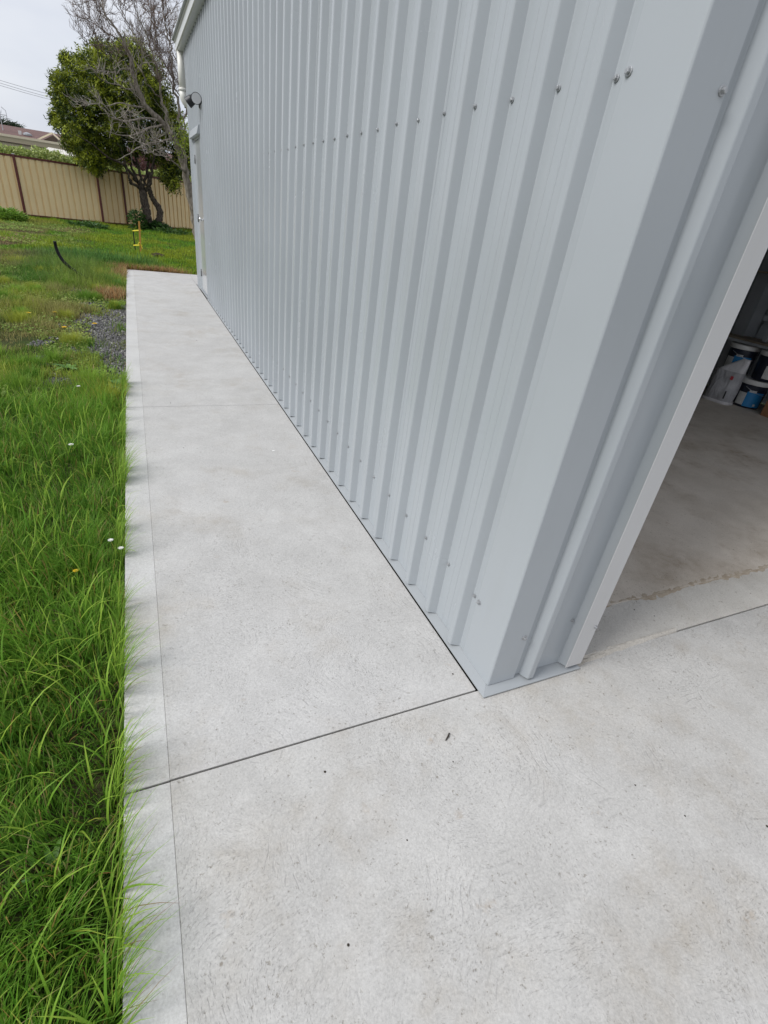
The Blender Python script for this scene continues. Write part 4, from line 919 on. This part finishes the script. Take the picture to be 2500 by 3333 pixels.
col = mixc(np.tile(np.array([0.20, 0.30, 0.05]), (n, 1)), np.tile(np.array([0.52, 0.58, 0.20]), (n, 1)), rng.random(n)) * rng.uniform(0.75, 1.15, (n, 1))
V, F, S, Cc = leaf_quads(c, rand_unit(n) + np.array([0, -0.2, .8]), rand_unit(n), rng.uniform(0.06, 0.12, n), rng.uniform(0.04, 0.08, n), col, 0.1)
np_mesh('foliage', V, F, S, Cc, leafm2, hg, WLOC[hg])
b = MB()
for i in range(60):
    s = i / 59; p = (P0 + (P1 - P0) * (s / 0.6)) if s < 0.6 else (P1 + (P2 - P1) * ((s - 0.6) / 0.4))
    b.tube([tuple(p + np.array([0, 0, -0.05])), tuple(p + np.array([rnd.gauss(0, .1), rnd.gauss(0, .1), 0.9])), tuple(p + np.array([rnd.gauss(0, .15), rnd.gauss(0, .12), 1.8]))], [0.02, 0.014, 0.006], 4)
b.build('stems', BARK, hg, kind='stuff')

# ------------------------------------------------------------------ houses beyond the fence
CREAM = mat('cream_painted_steel', (0.74, 0.66, 0.50), 0.5); CREAMD = mat('beige_fascia', (0.44, 0.385, 0.27), 0.6); WHITEP = mat('white_awning_paint', (0.70, 0.67, 0.60), 0.5)
BRICKD = mat('dark_brick_wall', (0.10, 0.075, 0.06), 0.9)
TILE = mat('brown_roof_tile', (0.17, 0.085, 0.07), 0.8); N = NT(TILE); co = N.obj()
bw = N.n('ShaderNodeTexBrick'); N.put(bw.inputs['Vector'], N.scale(N.comb(N.xyz(co)[0], N.xyz(co)[1], 0.0), (1, 1, 1))); bw.inputs['Scale'].default_value = 3.4
bw.inputs['Color1'].default_value = (0.19, 0.095, 0.08, 1); bw.inputs['Color2'].default_value = (0.13, 0.07, 0.06, 1); bw.inputs['Mortar'].default_value = (0.06, 0.035, 0.03, 1); bw.inputs['Mortar Size'].default_value = 0.03
N.base(bw.outputs['Color'])
GLASS = mat('dark_window_glass', (0.03, 0.035, 0.045), 0.08)
HY = 33.0
hs = empty('house', (-8.0, HY + 3.0, 0), label='brown tiled house with a metal flue beyond the hedge and tan fence', cat='house')
fa = at_y(0, 433, HY - 2.5); fb_ = at_y(250, 481, HY - 2.5)
zf = float(fa[2])
x1 = float(fb_[0]) + 1.6
MB().box(-16.0, x1 - 0.3, HY, HY + 8.0, -0.05, zf - 0.2).build('wall', BRICKD, hs)
zr = float(at_y(0, 404, HY + 4)[2])
b = MB(); e0, e1 = HY - 0.5, HY + 8.5
b.add([(-16.5, e0, zf), (x1, e0, zf), (x1 - 2.2, HY + 4, zr), (-14.0, HY + 4, zr), (-16.5, e1, zf), (x1, e1, zf), (-16.5, e0, zf - 0.15), (x1, e0, zf - 0.15), (x1, e1, zf - 0.15), (-16.5, e1, zf - 0.15)],
      [(0, 1, 2, 3), (1, 5, 2), (5, 4, 3, 2), (4, 0, 3), (0, 6, 7, 1), (1, 7, 8, 5), (5, 8, 9, 4), (4, 9, 6, 0), (6, 9, 8, 7)])
roof = b.build('roof', TILE, hs)
fl = at_y(92, 452, HY + 1.0)
MB().tube([(fl[0], fl[1], fl[2] - 0.25), (fl[0], fl[1], fl[2] + 0.12), (fl[0], fl[1], fl[2] + 0.13), (fl[0], fl[1], fl[2] + 0.2), (fl[0], fl[1], fl[2] + 0.26)], [0.11, 0.11, 0.19, 0.19, 0.04], 14).build('flue', GALV, hs)
MB().box(fl[0] - 0.36, fl[0] - 0.24, fl[1] - 0.06, fl[1] + 0.06, fl[2] - 0.35, fl[2] + 0.28).build('vent_post', LIDW, hs)
gA = at_y(112, 470, HY - 0.2); gT = at_y(172, 440, HY - 0.2); gB = at_y(214, 482, HY - 0.2)
b = MB(); gd_ = 2.6
b.add([tuple(gA), tuple(gT), tuple(gB), (gA[0], gA[1] + gd_, gA[2]), (gT[0], gT[1] + gd_, gT[2]), (gB[0], gB[1] + gd_, gB[2])], [(0, 1, 2), (5, 4, 3), (0, 3, 4, 1), (1, 4, 5, 2)])
b.build('gable', BRICKD, hs)
b = MB().beam(tuple(gA + np.array([-.1, -.1, .05])), tuple(gT + np.array([0, -.1, .08])), 0.07, 0.06).beam(tuple(gT + np.array([0, -.1, .08])), tuple(gB + np.array([.1, -.1, .05])), 0.07, 0.06); b.build('barge_board', CREAM, hs)
# patio roof in front of the house
pr_ = empty('patio_roof', (-6.0, HY - 2.4, 0), label='long cream patio roof with a deep beige beam behind the hedge', cat='patio roof')
MB().box(-16.0, fb_[0] + 0.4, HY - 2.6, HY - 0.52, zf - 0.09, zf).build('roof_deck', CREAM, pr_)
MB().box(-16.0, fb_[0] + 0.4, HY - 2.58, HY - 2.5, zf - 0.52, zf - 0.092).build('beam', CREAMD, pr_)
MB().box(-16.0, fb_[0] + 0.4, HY - 2.62, HY - 2.585, zf - 0.30, zf - 0.27).build('beam_lip', BRICKD, pr_)
for xx in (-12.0, -8.0, -4.6): MB().box(xx, xx + 0.1, HY - 2.56, HY - 2.46, -0.05, zf - 0.52).build('post', CREAMD, pr_)
# window awning
aw = empty('awning', (-3.6, 29.0, 0), label='white sloping metal awning beyond the hedge next to the patio roof', cat='awning')
a1, a2, a3, a4 = at_y(138, 490, 28.6), at_y(256, 511, 28.6), at_y(236, 494, 29.6), at_y(158, 479, 29.6)
ns = 12
for i in range(ns):
    t0, t1 = i / ns, (i + 0.86) / ns; p = [a1 + (a2 - a1) * t0, a1 + (a2 - a1) * t1, a4 + (a3 - a4) * t1, a4 + (a3 - a4) * t0]
    MB().hexa([tuple(q - np.array([0, 0, .02])) for q in p] + [tuple(q) for q in p]).build('slat', WHITEP, aw)
MB().hexa([tuple(q) for q in (a1 - np.array([0, 0, .17]), a2 - np.array([0, 0, .17]), a2 + np.array([0, .03, -.17]), a1 + np.array([0, .03, -.17]), a1 + np.array([0, -.004, .0]), a2 + np.array([0, -.004, .0]), a2 + np.array([0, .026, -.021]), a1 + np.array([0, .026, -.021]))]).build('valance', CREAM, aw)
for q in (a1, a2): MB().beam((q[0] + (0.08 if q is a1 else -0.08), q[1] + .05, -0.05), (q[0] + (0.08 if q is a1 else -0.08), q[1] + .05, q[2] - 0.1), 0.06, 0.06).build('post', CREAMD, aw)
# a second house seen through the tree
h2c = at_y(525, 545, 32.0)
hs2 = empty('house', (float(h2c[0]), 34.5, 0), label='grey walled house with a brown roof glimpsed through the evergreen branches', cat='house')
GREYW = mat('grey_brown_wall', (0.26, 0.23, 0.21), 0.85)
hz2 = float(at_y(525, 520, 32.0)[2])
MB().box(h2c[0] - 1.6, h2c[0] + 5.0, 32.0, 37.0, -0.05, hz2).build('wall', GREYW, hs2)
b = MB(); X0, X1 = h2c[0] - 2.0, h2c[0] + 5.4
b.add([(X0, 31.6, hz2 + .002), (X1, 31.6, hz2 + .002), (X1 - 2, 34.5, hz2 + .45), (X0 + 2, 34.5, hz2 + .45), (X0, 37.4, hz2 + .002), (X1, 37.4, hz2 + .002)], [(0, 1, 2, 3), (1, 5, 2), (5, 4, 3, 2), (4, 0, 3), (0, 4, 5, 1)]); b.build('roof', TILE, hs2)
wp = at_y(522, 538, 31.96); win = MB().box(wp[0] - 0.42, wp[0] + 0.42, 31.95, 31.998, wp[2] - 0.45, wp[2] + 0.3).build('window', LIDW, hs2); MB().box(wp[0] - 0.36, wp[0] + 0.36, 31.935, 31.949, wp[2] - 0.39, wp[2] + 0.24).build('pane', GLASS, win)
# reddish shrub behind the fence, seen under the crown
rs = empty('red_shrub', tuple(at_y(455, 560, 27.5) * np.array([1, 1, 0])), label='reddish brown leafed shrub behind the fence under the evergreen crown', cat='shrub')
n = 5000; c0 = at_y(450, 520, 27.5); c = c0 + rand_unit(n) * (rng.random((n, 1)) ** 0.4) * np.array([1.3, 0.8, 0.55]) + np.array([0, 0, -0.05])
V, F, S, Cc = leaf_quads(c, rand_unit(n), rand_unit(n), rng.uniform(0.06, 0.1, n), rng.uniform(0.03, 0.06, n), np.array([0.16, 0.075, 0.07]) * rng.uniform(0.5, 1.6, (n, 1)), 0.1)
np_mesh('foliage', V, F, S, Cc, leafm2, rs, WLOC[rs])
MB().tube([(c0[0], c0[1], -0.05), (c0[0] + .05, c0[1], 0.8), (c0[0], c0[1], c0[2])], [0.05, 0.04, 0.02], 6).build('stem', BARK, rs)
# dark pine behind the house
pt_ = empty('pine_tree', (-7.4, 46.0, 0), label='dark flat-topped pine rising behind the brown tiled roof', cat='tree')
pc = at_y(0, 405, 46.0); MB().tube([(pc[0] - .6, 46, -0.05), (pc[0] - .5, 46, pc[2])], [0.25, 0.1], 8).build('trunk', BARK, pt_)
n = 5200; c = []
for (px, py, rx, rz) in ((-40, 395, 1.6, .3), (10, 402, 1.1, .16), (28, 409, .5, .08), (-10, 412, 1.2, .25), (-60, 380, 1.4, .4), (-50, 420, 1.8, .4)):
    q = at_y(px, py, 46.0); c.append(q + rand_unit(900) * np.array([rx, 1.0, rz]) * (rng.random((900, 1)) ** 0.4))
c = np.concatenate(c); n = len(c)
V, F, S, Cc = leaf_quads(c, rand_unit(n) + np.array([0, 0, 1.]), rng.normal(0, 1, (n, 3)) * np.array([1, 1, .3]), rng.uniform(0.2, 0.4, n), rng.uniform(0.03, 0.06, n), np.array([0.025, 0.045, 0.018]) * rng.uniform(0.5, 1.6, (n, 1)), 0.1)
np_mesh('crown', V, F, S, Cc, leafm2, pt_, WLOC[pt_])
# television antenna on the roof
an0 = at_y(13, 438, HY + 1.5); an1 = at_y(2, 372, HY + 1.5); an = empty('antenna', tuple(an0), label='thin metal television antenna standing on the brown tiled roof', cat='antenna')
MB().tube([tuple(an0 - np.array([0, 0, 0.25])), (an0[0], an0[1], an1[2])], 0.02, 6).build('mast', GALV, an)
top = Vector((an0[0], an0[1], an1[2])); MB().tube([top + Vector((-0.7, 0, 0)), top + Vector((0.28, 0, 0))], 0.014, 5).build('boom', GALV, an)
for i, xx in enumerate((-0.6, -0.45, -0.3, -0.15, 0.0)): MB().tube([top + Vector((xx, -.3, 0.012)), top + Vector((xx, .3, 0.012))], 0.009, 4).build('element', GALV, an)
MB().tube([top + Vector((0.12, 0, 0.3)), top + Vector((0.27, 0, 0.18)), top + Vector((0.27, 0, -0.18)), top + Vector((0.1, 0, -0.3))], 0.014, 5).build('reflector', GALV, an)
# overhead cables
CAB = mat('weathered_cable', (0.30, 0.31, 0.33), 0.6)
for k, (za, zb) in enumerate(((263, 314), (270, 322), (276, 327))):
    A = at_y(0, za, 45.0); B = at_y(185, zb, 45.0); d_ = (B - A)
    pts = [tuple(A + d_ * s + np.array([0, 0.35 * k, 0.0011 * ((s - 0.5) * 10) ** 2])) for s in np.linspace(-5, 9, 40)]
    MB().tube(pts, 0.011, 5, False).build('overhead_cable', CAB, loc=tuple(A), label='thin grey overhead cable crossing the sky behind the evergreen tree', cat='cable', group='overhead cables')

# ------------------------------------------------------------------ small things on the lawn
POLY = mat('black_poly_pipe', (0.004, 0.004, 0.005), 0.5, spec=0.2)
pp = [at_z(300, 915, -0.06), at_y(268, 897, 9.35), at_y(240, 880, 9.4), at_y(218, 862, 9.42), at_y(203, 846, 9.45), at_y(190, 825, 9.48), at_y(182, 804, 9.5), at_y(178, 785, 9.5)]
MB().tube(smooth_path([tuple(p) for p in pp], 4), 0.024, 12).build('poly_pipe', POLY, loc=tuple(pp[0]), smooth=True, label='curved black plastic pipe sticking up out of the grass', cat='pipe')
ORW = mat('orange_timber', (0.52, 0.27, 0.06), 0.7); YEL = mat('yellow_tape', (0.75, 0.62, 0.03), 0.45)
sp = at_z(458, 826, -0.03); st = empty('timber_stake', tuple(sp), label='thin orange timber stake wrapped with yellow tape standing in the lawn', cat='stake')
sx, sy = float(sp[0]), float(sp[1])
MB().hexa([(sx - .02, sy - .012, -.12), (sx + .02, sy - .012, -.12), (sx + .02, sy + .012, -.12), (sx - .02, sy + .012, -.12), (sx + .02, sy - .012, .66), (sx + .06, sy - .012, .66), (sx + .06, sy + .012, .66), (sx + .02, sy + .012, .66)]).build('post', ORW, st)
bs = at_z(441, 818, -0.03); bx, by = float(bs[0]), float(bs[1])
pk = empty('metal_picket', tuple(bs), label='thin black metal picket tied to the orange stake with yellow tape', cat='picket')
MB().box(bx - .012, bx + .012, by - .012, by + .012, -.12, .44).build('shaft', BLACKP, pk); MB().box(bx - .016, bx + .016, by - .016, by + .016, .4405, .448).build('cap', BLACKP, pk)
for z, s in ((0.445, 0.04), (0.13, 0.015)):
    loop = []
    for i in range(21):
        t = 2 * math.pi * i / 20; mx_, hl = (sx + bx) / 2 + s * .7, abs(sx - bx) / 2 + .035
        cx = math.copysign(abs(math.cos(t)) ** .5, math.cos(t)); loop.append((mx_ + hl * cx, (sy + by) / 2 + (sy - by) / 2 * cx + .03 * math.sin(t), z + .05 * cx * .6))
    MB().tube(loop, 0.012, 6, False).build('tape', YEL, st)
MB().tube([(sx + .01, sy - .02, .15), (sx - .03, sy - .04, .19), (sx + .0, sy - .05, .22), (sx + .03, sy - .03, .17), (sx + .05, sy - .04, .09)], 0.01, 5).build('knot', YEL, st)
cp = at_z(515, 838, -0.04); b = MB(); b.lathe((0, 0, 0), [(0.05, -.02), (0.10, 0.0), (0.11, 0.03), (0.085, 0.065), (0.03, 0.085)], 12)
b.v = [(p[0] * 1.7 * (1 + .3 * mnoise.noise(Vector(p) * 14)) + cp[0], p[1] * (1 + .3 * mnoise.noise(Vector(p) * 17)) + cp[1], p[2] * (1 + .35 * mnoise.noise(Vector(p) * 21 + Vector((4, 0, 0)))) + cp[2]) for p in b.v]
b.build('dirt_clod', SOILM, loc=tuple(cp), label='dark clod of earth lying on the mown lawn', cat='clod')
# plants along the fence
def plant(name, label, c, n, rad, hgt, ln, wd, c0, c1, upb=0.4, group=None):
    c = np.array(c, float); e = empty(name, tuple(c), label=label, cat='plant', group=group)
    r = rng.random(n) ** 0.5 * rad; a = rng.uniform(0, 6.283, n); z = rng.random(n) ** 0.7 * hgt * (1 - 0.5 * (r / rad) ** 2)
    p = c + np.stack([r * np.cos(a), r * np.sin(a), z], 1); ax = np.stack([np.cos(a), np.sin(a), np.full(n, upb)], 1) + rng.normal(0, .5, (n, 3))
    V, F, S, Cc = leaf_quads(p, rand_unit(n) * .7 + np.array([0, 0, 1.]), ax, rng.uniform(.7, 1.3, n) * ln, rng.uniform(.7, 1.3, n) * wd, mixc(np.tile(np.array(c0), (n, 1)), np.tile(np.array(c1), (n, 1)), rng.random(n)), .12)
    np_mesh('leaves', V, F, S, Cc, leafm2, e, tuple(c))
    b = MB()
    for i in range(7):
        t = rnd.uniform(0, 6.28); rr = rnd.uniform(.1, .7) * rad
        b.tube([tuple(c), (c[0] + rr * .4 * math.cos(t), c[1] + rr * .4 * math.sin(t), c[2] + hgt * .5), (c[0] + rr * math.cos(t), c[1] + rr * math.sin(t), c[2] + hgt * .85)], [0.008, 0.006, 0.003], 4)
    b.build('stems', BARK, e)
DG, LG = (0.03, 0.085, 0.018), (0.10, 0.19, 0.03)
plant('weed_bush', 'rounded bright green weed bush against the fence below a maroon post', at_z(14, 716, -.02), 1500, .55, .32, .15, .05, (0.10, .22, .025), (.26, .42, .05))
plant('strap_leaf_plant', 'dark green strap-leaved clump along the foot of the fence', at_z(262, 738, -.02), 240, .35, .10, .15, .04, DG, (.07, .15, .03), .9)
plant('strap_leaf_plant', 'taller dark strap-leaved clump at the fence beside the middle maroon post', at_z(305, 742, -.02), 260, .35, .13, .18, .04, DG, (.07, .15, .03), .9)
plant('leafy_weed', 'upright leafy weed between a maroon post and the evergreen trunk', at_z(450, 748, -.02), 260, .26, .72, .14, .09, DG, (.07, .15, .03), .2)
plant('leafy_weed', 'dark leafy weed sprawling between the two evergreen trunks', at_z(512, 752, -.02), 520, .42, .32, .15, .1, DG, (.06, .13, .03), .2)
plant('leafy_weed', 'low green weed at the fence just right of the evergreen trunks', at_z(560, 762, -.02), 380, .6, .16, .16, .05, DG, LG, .8)
# broad-leaved weeds near the camera
def rosette(label, c, n, ln, wd, seed):
    r_ = random.Random(seed); e = empty('broadleaf_weed', tuple(c), label=label, cat='plant')
    for i in range(n):
        a = 6.283 * i / n + r_.uniform(-.3, .3); l = ln * r_.uniform(.7, 1.15); tl = r_.uniform(.35, .95); b = MB(); m = 6; d = Vector((math.cos(a), math.sin(a), 0)); s = Vector((-d.y, d.x, 0))
        for j in range(m + 1):
            t = j / m; w = wd * (0.25 + 0.75 * math.sin(math.pi * min(1, t * .92 + .08)) ** .8) * (1 if j < m else .1); p = Vector(c) + d * (l * t * math.cos(tl * (1 - .5 * t))) + Vector((0, 0, l * (t * math.sin(tl) - .42 * t * t)))
            b.v += [tuple(p - s * w / 2 + Vector((0, 0, .12 * w))), tuple(p), tuple(p + s * w / 2 + Vector((0, 0, .12 * w)))]
        for j in range(m):
            q = 3 * j; b.f += [(q, q + 1, q + 4, q + 3), (q + 1, q + 2, q + 5, q + 4)]; b.mi += [0, 0]
        b.build('leaf', WEEDL, e, smooth=True)
WEEDL = mat('weed_leaf', (0.10, 0.22, 0.03), 0.5, spec=0.35); N = NT(WEEDL); N.base(N.ramp(N.noise(N.obj(), 14.0, 3), [(0.3, (0.045, 0.13, 0.016)), (0.7, (0.11, 0.22, 0.03))]))
rosette('broad-leaved dock weed in the long grass below the path joint', at_z(95, 2760, -.08), 6, .085, .016, 3)
rosette('small broad-leaved weed in long grass on the edge of the lush strip', at_z(170, 2840, -.07), 6, .075, .015, 5)
rosette('plantain weed growing at the slab edge beyond the long grass', at_z(395, 1262, -.05), 8, .17, .045, 8)
rosette('broad dark weed in the patchy turf next to the gravel', at_z(225, 1205, -.06), 9, .16, .035, 9)
# dandelions and daisies
PETY = mat('yellow_petal', (0.80, 0.52, 0.01), 0.6); PETW = mat('white_petal', (0.75, 0.75, 0.70), 0.6); STEMG = mat('flower_stem', (0.12, 0.2, 0.04), 0.6)
def flower(name, label, px, py, r, m, group):
    c = at_z(px, py, -.02); c[2] = -.06; e = empty(name, tuple(c), label=label, cat='flower', group=group); h = .055 if m is PETY else .085
    MB().tube([tuple(c), (c[0] + .006, c[1], c[2] + h)], .0016, 5).build('stem', STEMG, e)
    b = MB(); q = Vector((c[0] + .006, c[1], c[2] + h))
    for ring, k, ll, up in ((0, 16, 1.0, .15), (1, 12, .7, .4), (2, 7, .4, .8)):
        for i in range(k):
            a = 6.283 * i / k + ring * .3 + rnd.uniform(-.1, .1); d = Vector((math.cos(a), math.sin(a), up)).normalized() * r * ll; s = Vector((-math.sin(a), math.cos(a), 0)) * r * .16
            b.add([q, q + d * .6 + s, q + d, q + d * .6 - s], [(0, 1, 2, 3)])
    b.build('flower_head', m, e)
for px, py in ((92, 1023), (177, 1021), (208, 1070), (307, 1058)): flower('dandelion', 'yellow dandelion flower open in the patchy turf left of the gravel', px, py, .03, PETY, 'dandelions in the turf')
flower('dandelion', 'small yellow flower low in the long lush grass', 243, 1868, .012, PETY, None)
for px, py in ((256, 1276), (232, 1470)): flower('daisy', 'small white flower where the long grass begins', px, py, .016, PETW, 'white flowers at the start of the long grass')
for px, py in ((360, 1786), (393, 1812)): flower('daisy', 'small white flower in the long grass close to the slab edge', px, py, .013, PETW, 'white flowers by the slab edge')
# litter on the concrete
def bit(name, label, px, py, r, m, cat, z=ZC, st=(1, 1, .5), group=None):
    c = at_z(px, py, z); b = MB(); b.lathe((0, 0, 0), [(r * .5, 0), (r * .95, r * .25), (r, r * .6), (r * .6, r * 1.0), (r * .1, r * 1.1)], 8); s = rnd.random() * 9
    b.v = [(p[0] * st[0] * (1 + .4 * mnoise.noise(Vector(p) / r + Vector((s, 0, 0)))) + c[0], p[1] * st[1] * (1 + .4 * mnoise.noise(Vector(p) / r + Vector((0, s, 0)))) + c[1], p[2] * st[2] + c[2]) for p in b.v]
    b.build(name, m, loc=tuple(c), label=label, cat=cat, group=group)
DK = mat('dark_crumb', (0.035, 0.028, 0.02), 0.9); WF = mat('white_flake', (0.8, 0.8, 0.78), 0.7)
bit('paint_flake', 'small white flake lying on the path slab next to the ribbed wall', 890, 1467, .011, WF, 'flake', st=(1, .5, .15))
p0 = at_z(1462, 2388); p1 = at_z(1450, 2412); MB().tube([tuple(p0 + np.array([0, 0, .003])), tuple((p0 + p1) / 2 + np.array([.003, 0, .005])), tuple(p1 + np.array([0, 0, .003]))], [.002, .003, .0016], 6).build('twig', DK, loc=tuple(p0), label='short dark twig lying on the apron close to the shed corner', cat='twig')
for i, (px, py, r) in enumerate(((1474, 2194, .006), (1134, 3077, .006), (2345, 1880, .006), (1325, 2735, .004), (1475, 2480, .004), (2065, 1985, .006), (2130, 2005, .005), (555, 1312, .008), (640, 1108, .010), (598, 1458, .006), (1058, 2513, .007), (2497, 2690, .007), (2230, 2656, .005), (2068, 2556, .005))):
    w_ = 'door sill inside the shed opening' if (px > 2000 and py < 2040) else 'apron in front of the shed corner' if py > 2290 else 'path slab beside the ribbed wall'; bit('soil_crumb', 'tiny dark crumb of dry soil on the concrete ' + w_, px, py, r * 0.55, DK, 'crumb', group='soil crumbs on the ' + w_, z=(-0.003 if (px > 2000 and py < 2040) else ZC))
